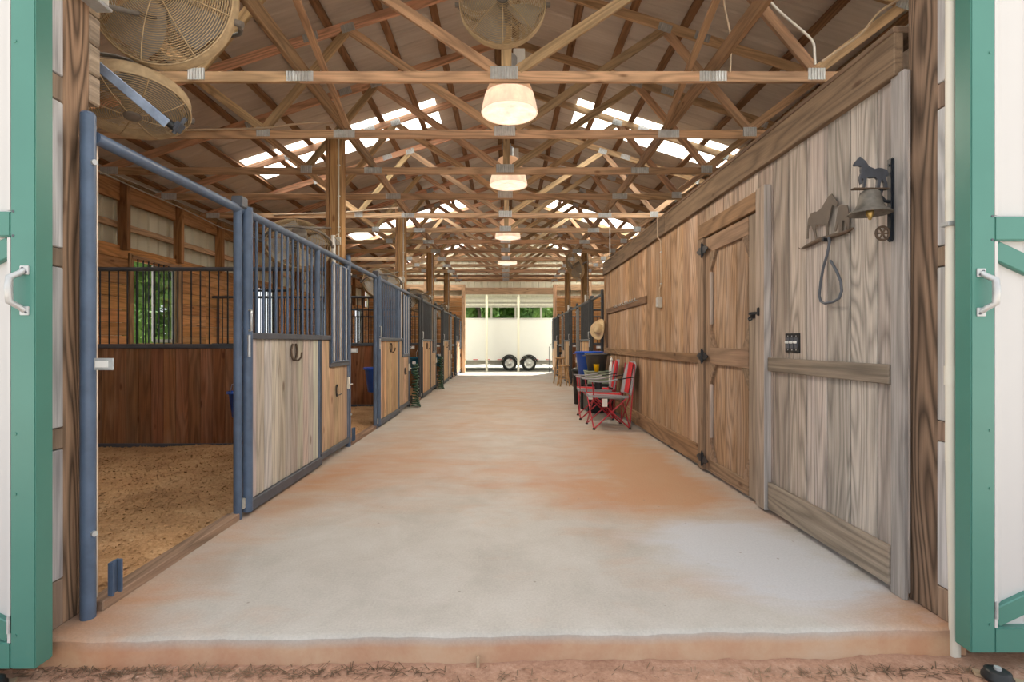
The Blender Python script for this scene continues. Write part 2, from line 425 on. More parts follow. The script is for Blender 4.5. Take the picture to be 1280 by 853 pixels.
def grid(name, x0, x1, y0, y1, nx, ny, zf, mat):
    mb = MB(); vs = [(x0+(x1-x0)*i/nx, y0+(y1-y0)*j/ny, 0) for j in range(ny+1) for i in range(nx+1)]
    vs = [(x, y, zf(x, y)) for x, y, z in vs]; m = nx+1
    mb.add(vs, [(j*m+i, j*m+i+1, (j+1)*m+i+1, (j+1)*m+i) for j in range(ny) for i in range(nx)], True)
    return mb, name, mat
from mathutils import noise as mn
def zg(x, y):
    return -.118+.012*mn.noise(Vector((x*1.7, y*1.7, 0)))+.010*mn.noise(Vector((x*9, y*9, 3)))+.007*mn.noise(Vector((x*30, y*30, 5)))
mb, a, b_ = grid('ground', -4, 4, .6, 2.3, 260, 60, zg, 'dirt'); g = mb.build('ground', 'dirt'); g['kind'] = 'structure'
mb = MB(); mb.add([(-60, -60, -.16), (60, -60, -.16), (60, 20.4, -.16), (-60, 20.4, -.16)], [(0, 1, 2, 3)]); g = mb.build('ground', 'yard'); g['kind'] = 'structure'
mb = MB(); mb.add([(-60, 20.4, -.10), (60, 20.4, -.10), (60, 34, -.12), (-60, 34, -.12)], [(0, 1, 2, 3)]); g = mb.build('ground', 'gravel'); g['kind'] = 'structure'
mb = MB(); mb.add([(-80, 34, -.12), (80, 34, -.12), (80, 120, .6), (-80, 120, .6)], [(0, 1, 2, 3)]); g = mb.build('ground', 'grass'); g['kind'] = 'structure'
# pine straw and pebbles on the dirt before the slab
mb = MB()
for i in range(1500):
    x = random.uniform(-3, 3); y = random.uniform(1.2, 2.08); 
    if random.random() < .45: y = 2.07-abs(random.gauss(0, .03)); x = random.choice((random.gauss(-1.55, .3), random.gauss(1.5, .35), random.gauss(-.9, .4)))
    z = zg(x, y)+.004; a = random.uniform(0, 6.28); L = random.uniform(.015, .05); d = Vector((math.cos(a)*L, math.sin(a)*L, random.uniform(0, .012))); s_ = Vector((-math.sin(a), math.cos(a), 0))*.0016
    p = Vector((x, y, z)); mb.add([p-s_, p+s_, p+d+s_, p+d-s_], [(0, 1, 2, 3)])
o = mb.build('pine_straw', 'pine_straw'); tag(o, 'dry brown pine straw scattered on red dirt before the slab', 'straw', kind='stuff')
mb = MB()
for i in range(500):
    x = random.uniform(-2.4, 2.4); y = random.uniform(1.4, 2.08); r = random.uniform(.003, .010)
    M = Matrix.Translation((x, y, zg(x, y)+r*.3)) @ Matrix.Rotation(random.uniform(0, 6), 4, 'Z')
    mb.add([(r, 0, 0), (-r*.8, .2*r, 0), (0, r, .1*r), (.1*r, -r, 0), (.1*r, 0, r*.8), (0, 0, -r*.6)], [(0, 2, 4), (2, 1, 4), (1, 3, 4), (3, 0, 4), (2, 0, 5), (1, 2, 5), (3, 1, 5), (0, 3, 5)], False, M)
o = mb.build('pebbles', 'dirt'); tag(o, 'small reddish pebbles lying in the dirt before the slab', 'pebbles', kind='stuff')

# ---------------------------------------------------------------- setting: roof
RIDGE = 5.237; PITCH = .32
def zc(x): return RIDGE-PITCH*abs(x)           # centre line of the top chords
def make_roof():
    R = struct('ceiling', (0, 11, 0))
    ang = math.atan(PITCH); sl = lambda dx: dx/math.cos(ang)
    def sheet(side, y0, x0, x1, mat, name):
        key = ('sheet', round(x1-x0, 3), mat)
        if key not in _mc:
            vs, fs = corrugated(sl(x1-x0), .925, .305, .007)
            me = MB().add(vs, fs).mesh('sheet'); me.materials.append(MAT[mat]); _mc[key] = me
        o = link(name, _mc[key], None, R)
        # local X runs down the slope away from the ridge
        d = Vector((side*math.cos(ang), 0, -math.sin(ang)))
        y = Vector((0, 1, 0)); z = d.cross(y); 
        if z.z < 0: z = -z
        M = Matrix((d, y, z)).transposed()
        if side < 0: M = Matrix((d, y, z)).transposed()
        o.matrix_local = Matrix.Translation(Vector((side*x0, y0, RIDGE+.112-PITCH*x0))-wloc(R)) @ M.to_4x4()
        return o
    for k in range(21):
        y0 = 1.60+.915*k
        for side in (-1, 1):
            if k % 6 == 1:
                sheet(side, y0, 0, 1.12, 'roof_metal', 'roof_sheet'); sheet(side, y0, 1.12, 4.15, 'skylight', 'skylight_panel'); sheet(side, y0, 4.15, 5.85, 'roof_metal', 'roof_sheet')
            else: sheet(side, y0, 0, 5.85, 'roof_metal', 'roof_sheet')
    for side in (-1, 1):
        up = (side*math.sin(ang), 0, math.cos(ang))
        for x in (.12, .84, 1.40, 1.96, 2.52, 3.08, 3.64, 4.2, 4.76, 5.36):
            bar('purlin', (side*x, 1.85, zc(x)+.072), (side*x, 20.9, zc(x)+.072), .089, .038, 'lumber', R, jit((.23, .12, .06)), up)
    # ridge cap
    mb = MB(); mb.add([(-.2, 1.8, RIDGE+.09), (0, 1.8, RIDGE+.15), (.2, 1.8, RIDGE+.09), (-.2, 20.95, RIDGE+.09), (0, 20.95, RIDGE+.15), (.2, 20.95, RIDGE+.09)], [(0, 1, 4, 3), (1, 2, 5, 4)])
    mb.buildw('ridge_cap', 'roof_metal', R)
make_roof()

# ---------------------------------------------------------------- roof trusses
ZB = 3.49
def plate_mesh(wd, h):
    key = ('plate', wd, h)
    if key in _mc: return _mc[key]
    mb = MB(); n = max(4, int(wd/.024)); pts = []
    for i in range(n+1):
        x = -wd/2+wd*i/n; pts.append((x, 0)); 
        if i < n: pts += [(x+wd/n*.3, -.006), (x+wd/n*.7, -.006)]
    m = len(pts); vs = [(x, y, z) for z in (-h/2, h/2) for x, y in pts]
    mb.add(vs, [(i, i+1, m+i+1, m+i) for i in range(m-1)])
    me = mb.mesh('plate'); me.materials.append(MAT['galvanised']); _mc[key] = me; return me
def make_truss():
    T = thing('roof_truss', '', 'truss', (0, 0, ZB))
    def tb(name, p0, p1, h, c): return bar(name, (p0[0], p0[2] if len(p0) > 2 else 0, p0[1]), (p1[0], p1[2] if len(p1) > 2 else 0, p1[1]), .038, h, 'lumber', T, c)
    # local frame: truss lies in the plane Y = 0
    tb('bottom_chord', (-5.5, ZB), (-1.79, ZB), .092, jit(C_TRUSS)); tb('bottom_chord', (-1.79, ZB), (1.77, ZB), .092, jit(C_TRUSS)); tb('bottom_chord', (1.77, ZB), (5.5, ZB), .092, jit(C_TRUSS))
    for s in (-1, 1):
        tb('top_chord', (s*5.75, zc(5.75)), (s*.0, zc(0)), .10, jit(C_TRUSS, .12))
        a = (s*2.67, ZB+.05); ap = (s*1.74, zc(1.74)-.04); c0 = (s*.10, ZB+.06); ep = (s*3.42, zc(3.42)-.04)
        tb('web', a, ap, .089, jit(C_TRUSS, .15)); tb('web', a, ep, .089, jit(C_TRUSS, .15)); tb('web', c0, ap, .089, jit(C_TRUSS, .15))
    tb('king_post', (0, ZB), (0, zc(0)-.04), .089, jit(C_TRUSS))
    def plate(x, z, wd, h, rot=0):
        o = link('gusset_plate', plate_mesh(wd, h), None, T); o.location = (x, -.021, z-ZB); o.rotation_euler = (0, rot, 0)
    ra = math.atan(PITCH)
    for s in (-1, 1):
        plate(s*2.67, ZB+.02, .15, .10); plate(s*1.78, ZB, .235, .085); plate(s*1.74, zc(1.74)-.03, .15, .09, s*ra); plate(s*2.15, zc(2.15), .17, .09, s*ra)
        plate(s*3.42, zc(3.42)-.03, .13, .09, s*ra); plate(s*5.3, ZB, .24, .1)
    plate(-.02, ZB+.03, .235, .11); plate(0, zc(0)-.03, .2, .12)
    return T
TY = [4.46+1.22*k for k in range(-1, 13)]
T0 = make_truss()
for i, y in enumerate(TY):
    t = T0 if i == 0 else copy_tree(T0)
    t.location = (0, y, ZB); t['group'] = 'timber roof trusses above the aisle'
    t['label'] = 'brown timber roof truss with grey plates, %s counting in from the green doors' % ORD[i]
    for ch in t.children:
        if 'plate' not in ch.name: ch.color = tuple(jit(tuple(ch.color)[:3], .1))+(1,)
# longitudinal bracing on the bottom chords
for s in (-1, 1):
    side = 'over the stall fronts' if s < 0 else 'on the tack room side'
    t = thing('lateral_brace', 'long brown timber brace running across the trusses '+side, 'beam', (s*1.83, 2.1, ZB+.1))
    for k in range(4):
        y0 = 2.2+k*4.7; bar('brace_board', (s*(1.81+.02*(k % 2)), y0, ZB+.125+.0*(k % 2)), (s*(1.81+.02*(k % 2)), min(y0+4.75, 20.2), ZB+.125), .038, .14, 'lumber', t, jit(C_BROWN, .1))
    tag(bar('diagonal_brace', (s*1.70, 3.3, ZB+.80), (s*1.765, 5.72, ZB+.10), .06, .038, 'lumber', None, jit(C_TRUSS)), 'sloping timber brace above the first trusses '+side, 'beam')

# ---------------------------------------------------------------- setting: outer walls
def siding(parent, p, u, v, lu, lv, mat='cream_siding', name='siding_panel'):
    """ribbed sheet; ribs run along v (length lv), spans lu along u"""
    vs, fs = corrugated(lv, lu); u = Vector(u); v = Vector(v); n = v.cross(u); p = Vector(p)
    mb = MB(); mb.add([p+v*x+u*y+n*z for x, y, z in vs], fs); return mb.buildw(name, mat, parent)
PER = 3.66; XW = 5.5
def side_wall(s):
    Wn = struct('wall_left' if s < 0 else 'wall_right', (s*XW, 11, 0))
    X = s*XW; far = s > 0
    for j in range(5):
        yb = 2.02+PER*j; yw0, yw1 = yb+1.78, yb+2.90; zw0, zw1 = 1.16, 2.44
        # siding outside
        siding(Wn, (X+s*.06, yb, 2.42), (0, 1, 0), (0, 0, 1), PER, 1.12); bar('eave_board', (X+s*.045, yb, 3.50), (X+s*.045, yb+PER, 3.50), .03, .13, 'lumber', Wn, jit(C_BROWN))
        siding(Wn, (X+s*.06, yb, -.1), (0, 1, 0), (0, 0, 1), yw0-yb, 2.53); siding(Wn, (X+s*.06, yw1, -.1), (0, 1, 0), (0, 0, 1), yb+PER-yw1, 2.53); siding(Wn, (X+s*.06, yw0, -.1), (0, 1, 0), (0, 0, 1), yw1-yw0, 1.25)
        # studs, girts, eave header
        for q in range(3):
            y = yb+.4+1.22*q
            bar('stud', (X-s*.09, y, 2.5), (X-s*.09, y, 3.46), .14, .075, 'lumber', Wn, jit((.33, .165, .075)), (0, 1, 0))
        bar('girt', (X, yb, 2.86), (X, yb+PER, 2.86), .05, .09, 'lumber', Wn, jit(C_TRUSS)); 
        bar('header', (X-s*.03, yb, 3.33), (X-s*.03, yb+PER, 3.33), .06, .26, 'lumber', Wn, jit((.36, .18, .08)))
        # horizontal kick boards with the window left open
        z = .02; k = 0
        while z < 2.56:
            h = .182; zt = min(z+h, 2.585); zm = (z+zt)/2; hh = zt-z-.006
            if zm < zw0 or zm > zw1: segs = [(yb, yb+PER)]
            else: segs = [(yb, yw0), (yw1, yb+PER)]
            for a, c in segs:
                if random.random() < .35 and c-a > 3: q = a+random.choice((1.62, 2.84)); ss = [(a, q), (q, c)]
                else: ss = [(a, c)]
                for d, e in ss: bar('plank', (X-s*.045, d+.002, zm), (X-s*.045, e-.002, zm), .036, hh, 'plank', Wn, jit(C_PINE if zm > 1.1 else C_OLD, .14))
            z += h; k += 1
        # window
        if not far:
            Wd = struct('window_%d' % (j+1), (X, (yw0+yw1)/2, zw0)); cy = (yw0+yw1)/2
            for y in (yw0, yw1): bar('window_frame', (X-s*.06, y, zw0-.04), (X-s*.06, y, zw1+.04), .05, .09, 'lumber', Wd, jit(C_BROWN), (0, 1, 0))
            for z in (zw0, zw1): bar('window_frame', (X-s*.06, yw0, z), (X-s*.06, yw1, z), .09, .05, 'lumber', Wd, jit(C_BROWN))
            for i in range(9): rod('window_bar', (X-s*.10, yw0+.10+i*.115, zw0+.02), (X-s*.10, yw0+.10+i*.115, zw1-.02), .010, 'black_iron', Wd)
            # half-open sliding sash
            for y in (cy+.02, cy+.50): bar('sash_stile', (X, y, zw0+.05), (X, y, zw1-.05), .03, .05, 'white_panel', Wd, None, (0, 1, 0))
            for z in (zw0+.06, zw1-.06): bar('sash_rail', (X, cy+.02, z), (X, cy+.5, z), .03, .05, 'white_panel', Wd)
            bar('pane', (X, cy+.26, zw0+.06), (X, cy+.26, zw1-.06), .45, .005, 'glass', Wd, None, (1, 0, 0), .001)
side_wall(-1); side_wall(1)
def end_wall(y, front):
    Wn = struct('wall_front' if front else 'wall_back', (0, y, 0)); d = -1 if front else 1
    x0, x1 = (-2.06, 2.06) if front else (-1.62, 1.84)
    zt = 3.09
    siding(Wn, (-5.56, y+d*.09, -.1), (1, 0, 0), (0, 0, 1), x0+5.56-.02, 3.6, 'cream_siding'); siding(Wn, (x1+.02, y+d*.09, -.1), (1, 0, 0), (0, 0, 1), 5.56-x1-.02, 3.6, 'cream_siding')
    # gable: strips stepping up under the roof line
    x = -5.5
    while x < 5.49:
        x2 = min(x+.5, 5.5); lo = 3.5 if (x2 <= x0 or x >= x1) else zt
        top = min(zc(x), zc(x2))+.08
        vs, fs = corrugated(max(.05, zc((x+x2)/2)+.02-lo), x2-x)
        mb = MB(); mb.add([(x+q, y+d*(.09+z), lo+p) for p, q, z in vs], fs); mb.buildw('siding_panel', 'cream_siding', Wn); x = x2
    # girts and headers
    bar('header', (x0-.15, y, zt+.13), (x1+.15, y, zt+.13), .09, .26, 'lumber', Wn, jit(C_TRUSS))
    for a, c in ((-5.45, x0), (x1, 5.45)):
        bar('header', (a, y, 3.36), (c, y, 3.36), .07, .24, 'lumber', Wn, jit(C_TRUSS)); bar('girt', (a, y, 2.98), (c, y, 2.98), .07, .09, 'lumber', Wn, jit(C_TRUSS))
        z = .03
        while z < 2.8:
            bar('plank', (a, y, z+.09), (c, y, z+.09), .036, .176, 'plank', Wn, jit(C_PINE if not front else C_BROWN, .15)); z += .184
    for z in (3.75, 4.05, 4.45): 
        xx = (RIDGE-z)/PITCH-.25
        bar('girt', (-xx, y+.02, z), (xx, y+.02, z), .06, .09, 'lumber', Wn, jit(C_BROWN))
    for s in (-1, 1): bar('rafter', (s*5.6, y, zc(5.6)), (0, y, zc(0)), .06, .12, 'lumber', Wn, jit(C_TRUSS))
    if not front:
        for x in (x0-.07, x1+.07): bar('jamb_post', (x, y-.02, 0), (x, y-.02, 3.45), .14, .14, 'lumber', Wn, jit(C_TRUSS, .1), (0, 1, 0))
        for x in (-3.2, 3.3): bar('stud', (x, y-.05, 2.8), (x, y-.05, 4.2), .1, .09, 'lumber', Wn, jit(C_TRUSS), (0, 1, 0))
end_wall(2.25, True); end_wall(20.36, False)

# ---------------------------------------------------------------- entry posts, jamb trim
def entry_post(s, X, y0, y1, label):
    t = thing('entry_post', label, 'post', (X+s*.075, (y0+y1)/2, 0))
    bar('timber', (X+s*.075, (y0+y1)/2, -.0), (X+s*.075, (y0+y1)/2, 3.08), .15, y1-y0, 'treated', t, (.215, .145, .10) if s > 0 else (.28, .18, .115), (0, 1, 0), .006)
    return t
PL = entry_post(-1, -1.885, 2.20, 2.335, 'brown grained timber post behind the blue pipe beside green door')
for i, (z0, z1) in enumerate(((2.29, 2.42), (2.425, 2.56), (2.565, 2.695), (2.70, 2.83))):
    bar('mounting_block', (-1.93, 2.335, (z0+z1)/2), (-1.93, 2.40, (z0+z1)/2), .09, z1-z0, 'plank', PL, jit((.36, .28, .20)), (0, 0, 1), .008)
PR = entry_post(1, 1.885, 2.262, 2.425, 'dark grained timber post at the end of the tack room wall')
def jamb(n, s, X, y0, y1, blocks):
    t = struct('trim_%d' % n, (X+s*.05, (y0+y1)/2, 0)); z = 0.0; ym = (y0+y1)/2
    for a, b_ in blocks:
        if a-z > .02: bar('pale_strip', (X+s*.05, ym, z), (X+s*.05, ym, a-.004), .1, y1-y0, 'plank', t, jit((.50, .495, .50), .05), (0, 1, 0))
        bar('girt_end', (X+s*.05, ym, a), (X+s*.05, ym, b_-.004), .1, y1-y0, 'plank', t, jit((.26, .19, .14)), (0, 1, 0)); z = b_
    bar('pale_strip', (X+s*.05, ym, z), (X+s*.05, ym, 3.05), .1, y1-y0, 'plank', t, (.50, .495, .50), (0, 1, 0))
jamb(1, -1, -1.885, 2.13, 2.197, [(0, .20), (.75, .84), (1.52, 1.60), (2.22, 2.33)])
jamb(2, 1, 1.885, 2.20, 2.26, [(0, .14), (.77, .86), (1.53, 1.62), (2.22, 2.33)])
# downspout-like cream conduit on the right jamb
t = thing('conduit_pipe', 'cream plastic conduit pipe strapped upright beside the green door', 'pipe', (1.86, 2.165, -.1))
rod('pipe', (1.868, 2.168, .70), (1.868, 2.168, 3.0), .020, 'cream_paint', t, 12); rod('coupling', (1.868, 2.168, 1.02), (1.868, 2.168, 1.10), .024, 'cream_paint', t, 12)
mb = MB(); mb.tube([(1.868, 2.168, .72), (1.872, 2.167, .5), (1.878, 2.166, .25), (1.882, 2.165, -.12)], .020, 10); mb.buildw('lower_pipe', 'cream_paint', t)
mb = MB(); mb.bbox((1.868, 2.168, 1.695), (.062, .05, .02), .004); mb.buildw('strap', 'galvanised', t)
# little box above the left post
t = thing('junction_box', 'weathered grey electrical box above the brown post', 'box', (-1.86, 2.3, 2.72))
mb = MB(); mb.bbox((-1.855, 2.29, 2.79), (.07, .16, .12), .008); mb.buildw('body', 'conduit_grey', t); mb = MB(); mb.bbox((-1.855, 2.29, 2.725), (.085, .175, .015), .003); mb.buildw('lid', 'galvanised', t)

# ---------------------------------------------------------------- green sliding doors
def barn_door(s, Xe, yb, yf, zb, label):
    """leading edge at X = Xe, back plane yb, front plane yf; the leaf extends outwards"""
    t = thing('barn_door', label, 'door', (Xe+s*.9, (yb+yf)/2, zb)); W = 1.85; ym = (yb+yf)/2; th = yb-yf; zt = 3.15
    g = 'green_paint'
    def post(name, xa, xb, za, zb_): 
        mb = MB(); mb.bbox(((xa+xb)/2, ym, (za+zb_)/2), (abs(xb-xa), th, zb_-za), .004); return mb.buildw(name, g, t)
    x0 = Xe; x1 = Xe+s*.095
    post('stile', x0, x1, zb, zt); post('stile', Xe+s*(W-.095), Xe+s*W, zb, zt)
    xi, xo = x1, Xe+s*(W-.095)
    for a, b_ in ((zb, zb+.10), (1.605, 1.70), (zt-.1, zt)): post('rail', xi, xo, a, b_)
    def diag(a, b_):
        o = bar('brace', (a[0], yf+.025, a[1]), (b_[0], yf+.025, b_[1]), .03, .075, g, t, None, (0, 0, 1), .004)
    diag((xi+s*.01, 1.57), (xo, zb+.85)); diag((xi+s*.01, zb+.13), (xo, zb+.9))
    # ribbed white panels
    for a, b_ in ((zb+.09, 1.61), (1.695, zt-.09)):
        w_ = abs(xo-xi)+.02; vs, fs = corrugated(b_-a, w_, .15, .008); mb = MB()
        mb.add([(min(xi, xo)-.01+q, yf+.032-z, a+p) for p, q, z in vs], fs); mb.buildw('panel', 'white_panel', t)
        mb = MB(); mb.box(((xi+xo)/2, yf+.05, (a+b_)/2), (w_, .012, b_-a)); mb.buildw('backing_panel', 'white_panel', t)
        # white bead at the panel edges
        mb = MB(); mb.box((xi+s*.006, yf+.016, (a+b_)/2+.0), (.012, .03, b_-a-.02)); mb.buildw('panel_bead', 'white_panel', t)
    # mitre seams / hinge clip and screws
    for z in (1.607, 1.70): 
        mb = MB(); mb.cyl((x1-s*.012, yf-.002, z), (x1-s*.012, yf+.002, z), .005, 8); mb.buildw('screw', 'dark_steel', t)
    for z in (.08, .62, .85, 2.35): 
        mb = MB(); mb.cyl((x1-s*.02, yf-.003, z), (x1-s*.02, yf+.002, z), .006, 8); mb.buildw('screw', 'green_paint', t)
    mb = MB(); mb.bbox((x1+s*.006, yf+.006, zb+.17), (.012, .02, .07), .002); mb.buildw('brace_clip', 'galvanised', t)
    # galvanised pull handle
    hx = x1-s*.058; h = thing('handle', '', '', (0, 0, 0)); bpy.data.objects.remove(h)
    mb = MB()
    for z in (1.32, 1.475):
        mb.bbox((hx, yf-.003, z), (.036, .006, .034), .002)
    ox = hx+s*.022
    pts = [(hx, yf-.004, 1.32), (hx+s*.008, yf-.018, 1.335), (ox, yf-.04, 1.352), (ox, yf-.044, 1.40), (ox, yf-.04, 1.443), (hx+s*.008, yf-.018, 1.46), (hx, yf-.004, 1.475)]
    mb.tube(pts, [.010, .011, .013, .014, .013, .011, .010], 8)
    hd = mb.buildw('handle', 'galvanised', t)
    mb = MB()
    for z in (1.313, 1.327, 1.468, 1.482): mb.cyl((hx+s*(.006 if z in (1.327, 1.482) else -.008), yf-.009, z), (hx+s*(.006 if z in (1.327, 1.482) else -.008), yf-.004, z), .0045, 6)
    mb.buildw('handle_bolts', 'dark_steel', hd)
    return t
barn_door(-1, -1.80, 2.05, 1.97, -.05, 'green framed white barn door beside the blue pipe post')
barn_door(1, 1.845, 2.125, 2.048, -.035, 'green framed white barn door beside the cream conduit pipe')
def roller(x, y, label, flip=1):
    t = thing('door_guide_roller', label, 'roller', (x, y, -.12))
    mb = MB(); mb.bbox((x+flip*.02, y+.035, -.108), (.17, .04, .012), .003, Matrix.Translation((x, y, 0)) @ Matrix.Rotation(-flip*.5, 4, 'Z') @ Matrix.Translation((-x, -y, 0))); mb.buildw('bracket', 'tan_metal', t)
    mb = MB(); mb.lathe([(.0, -.102), (.042, -.102), (.05, -.095), (.05, -.085), (.042, -.078), (.042, -.066), (.03, -.06), (.0, -.06)], 20, Matrix.Translation((x, y, 0))); mb.buildw('wheel', 'plastic_black', t)
    mb = MB(); mb.cyl((x, y, -.062), (x, y, -.05), .012, 8); mb.buildw('bolt', 'galvanised', t)
roller(1.89, 1.985, 'black door guide roller in dirt under the door by the conduit'); roller(-1.93, 1.93, 'black door guide roller in dirt under the door by the pipe', -1)
# wooden stake at the slab edge
tag(bar('survey_stake', (-.115, 2.09, -.13), (-.115, 2.095, -.075), .018, .014, 'plank', None, (.42, .30, .2)), 'short wooden stake stub stuck in dirt against the slab edge', 'stake')

# ---------------------------------------------------------------- tack room wall (right of the aisle)
XR = 1.862
def tack_wall():
    Wn = struct('wall_tack_room', (XR, 6, 0))
    def wcol(y):
        f = max(0, min(1, (y-2.6)/3.0)); g = (.40, .36, .33); b_ = (.36, .22, .125)
        return tuple(g[i]*(1-f)+b_[i]*f for i in range(3))
    y = 2.39; YE = 9.74
    while y < YE-.01:
        y2 = min(y+.2032, YE)
        if not (3.74 < (y+y2)/2 < 4.78): segs = [(.03, 2.47)]
        else: segs = [(2.17, 2.47)]
        for a, b_ in segs:
            bar('plank', (XR+.009, (y+y2)/2, a), (XR+.009, (y+y2)/2, b_), .018, y2-y-.009, 'plywood', Wn, jit(wcol(y), .07), (0, 1, 0), .005)
        y = y2
    mb = MB(); mb.box((XR+.025, (2.44+YE)/2, 1.25), (.01, YE-2.44, 2.44)); mb.buildw('backing', 'treated', Wn, (.08, .05, .03))
    # near corner trim board
    bar('corner_board', (XR-.008, 2.435, .0), (XR-.008, 2.435, 2.47), .022, .085, 'plank', Wn, (.35, .33, .32), (0, 1, 0))
    # head beam: proud plank with cap
    for a, b_ in ((2.428, 5.95), (5.955, YE+.03)):
        bar('head_beam', (XR-.015, a, 2.56), (XR-.015, b_, 2.56), .045, .20, 'lumber', Wn, jit((.17, .115, .075), .05))
        bar('cap_board', (XR+.05, a, 2.675), (XR+.05, b_, 2.675), .18, .03, 'lumber', Wn, jit((.16, .105, .07), .05))
    # end return
    for k in range(9):
        bar('plank', (XR+.12+.2*k, YE, .03), (XR+.12+.2*k, YE, 2.47), .018, .2, 'plywood', Wn, jit(C_BROWN), (1, 0, 0), .003)
    bar('corner_board', (XR-.008, YE-.04, .0), (XR-.008, YE-.04, 2.47), .022, .085, 'plank', Wn, (.33, .2, .11), (0, 1, 0))
    # rails and base boards
    for a, b_, c in ((2.478, 3.625, (.24, .20, .16)), (4.90, 7.3, (.25, .15, .085)), (7.305, 9.66, (.27, .165, .09))):
        bar('mid_rail', (XR-.014, a, 1.045), (XR-.014, b_, 1.045), .028, .095, 'lumber', Wn, c)
        bar('base_board', (XR-.014, a, .125), (XR-.014, b_, .125), .028, .185, 'lumber', Wn, tuple(q*1.2 for q in c))
tack_wall()
def tack_door():
    D = struct('door_1', (XR, 4.25, 0)); y0, y1 = 3.77, 4.77; X = XR-.004
    cF = (.25, .165, .11)
    # casing
    bar('casing', (X-.02, 3.695, .02), (X-.02, 3.695, 2.31), .045, .135, 'plank', D, (.34, .275, .225), (0, 1, 0))
    bar('casing_edge', (X-.0225, 3.628, .02), (X-.0225, 3.628, 2.31), .049, .006, 'plank', D, (.5, .47, .45), (0, 1, 0), .001)
    bar('casing', (X-.02, 4.835, .02), (X-.02, 4.835, 2.165), .04, .12, 'plank', D, (.27, .185, .125), (0, 1, 0))
    bar('casing_head', (X-.02, 3.765, 2.235), (X-.02, 4.90, 2.235), .042, .135, 'lumber', D, (.24, .145, .08))
    # leaf boards
    y = y0+.003
    while y < y1-.02:
        y2 = min(y+.2, y1-.003); bar('plank', (X+.012, (y+y2)/2, .03), (X+.012, (y+y2)/2, 2.155), .018, y2-y-.009, 'plywood', D, jit((.34, .22, .135), .06), (0, 1, 0), .003); y = y2
    # stiles and rails of the leaf
    for y, c in ((y0+.075, (.31, .245, .19)), (y1-.06, (.29, .195, .13))): bar('stile', (X-.008, y, .03), (X-.008, y, 2.155), .022, .14 if y < 4 else .115, 'plank', D, c, (0, 1, 0))
    for z, h in ((2.085, .14), (1.075, .15), (.085, .11)): bar('rail', (X-.010, y0+.15, z), (X-.010, y1-.12, z), .022, h, 'lumber', D, jit(cF))
    # corner gussets
    for z, dz in ((2.015, -1), (1.15, 1), (1.0, -1), (.14, 1)):
        for y, dy in ((y0+.147, 1), (y1-.118, -1)):
            mb = MB(); M = Matrix(((0, 0, 1, X-.010), (1, 0, 0, y), (0, 1, 0, z), (0, 0, 0, 1)))
            mb.prism([(0, 0), (dy*.11, 0), (0, dz*.17)], .02, M); mb.buildw('corner_gusset', 'plank', D, jit((.25, .17, .115)))
    for z0, z1 in ((1.36, 1.83), (.34, .82)): bar('edge_strip', (X-.012, y1-.125, z0), (X-.012, y1-.125, z1), .026, .03, 'plank', D, (.42, .36, .32), (0, 1, 0))
    # black butterfly hinges
    for z in (2.05, 1.07, .125):
        Hh = bpy.data.objects.new('hinge', None); COL.objects.link(Hh); Hh.parent = D; Hh.location = Vector((X-.047, y1+.005, z))-wloc(D)
        for sgn in (-1, 1):
            poly = [(0, -.05), (.02, -.055), (.035, -.03), (.07, -.035), (.10, -.015), (.125, -.012), (.135, 0), (.125, .012), (.10, .015), (.07, .035), (.035, .03), (.02, .055), (0, .05)]
            mb = MB(); M = Matrix(((0, 0, 1, 0), (sgn, 0, 0, 0), (0, 1, 0, 0), (0, 0, 0, 1))); mb.prism(poly, .006, M); lf = mb.build('hinge_leaf', 'black_iron', Hh)
            mb.v = []; 
        mb = MB(); mb.cyl((-.004, 0, -.06), (-.004, 0, .06), .010, 10); mb.cyl((-.004, 0, .06), (-.004, 0, .072), .006, 8); mb.cyl((-.004, 0, -.072), (-.004, 0, -.06), .006, 8); mb.build('hinge_pin', 'black_iron', Hh)
    # thumb latch
    L = bpy.data.objects.new('latch', None); COL.objects.link(L); L.parent = D; L.location = Vector((X-.024, 3.80, 1.40))-wloc(D)
    mb = MB(); mb.bbox((0, .03, 0), (.006, .09, .05), .002); mb.build('latch_plate', 'black_iron', L)
    mb = MB(); mb.bbox((-.016, -.01, .012), (.012, .15, .018), .003); mb.build('latch_bar', 'black_iron', L)
    mb = MB(); mb.bbox((-.015, -.085, .02), (.024, .03, .06), .004); mb.build('keeper', 'black_iron', L)
    mb = MB(); mb.tube([(-.012, .05, -.01), (-.03, .05, -.025), (-.03, .03, -.04), (-.012, .02, -.03)], .006, 6); mb.build('thumb_hook', 'black_iron', L)
tack_door()

# things on the tack room wall ------------------------------------------------
def wall_pt(x, y, X):      # a point of the wall plane X from the survey sketch
    q = 645*X/(x-633); return Vector((X, q, 1.2-(y-428)*q/645))
t = thing('switch_plate', 'black three gang switch plate with white toggles on grey planks', 'switch', (XR-.005, 3.35, 1.13))
mb = MB(); mb.bbox((XR-.004, 3.35, 1.195), (.008, .165, .125), .002); mb.buildw('cover', 'plastic_black', t)
mb = MB()
for y in (3.302, 3.35, 3.398): mb.bbox((XR-.009, y, 1.195), (.004, .035, .07), .001)
mb.buildw('toggle_surround', 'dark_steel', t)
for y in (3.302, 3.35, 3.398):
    mb = MB(); mb.bbox((XR-.016, y, 1.20), (.018, .022, .016), .003, ); mb.buildw('toggle', 'white_plastic', t)
mb = MB()
for y in (3.302, 3.35, 3.398):
    for z in (1.15, 1.24): mb.cyl((XR-.010, y, z), (XR-.007, y, z), .004, 6)
mb.buildw('screws', 'galvanised', t)
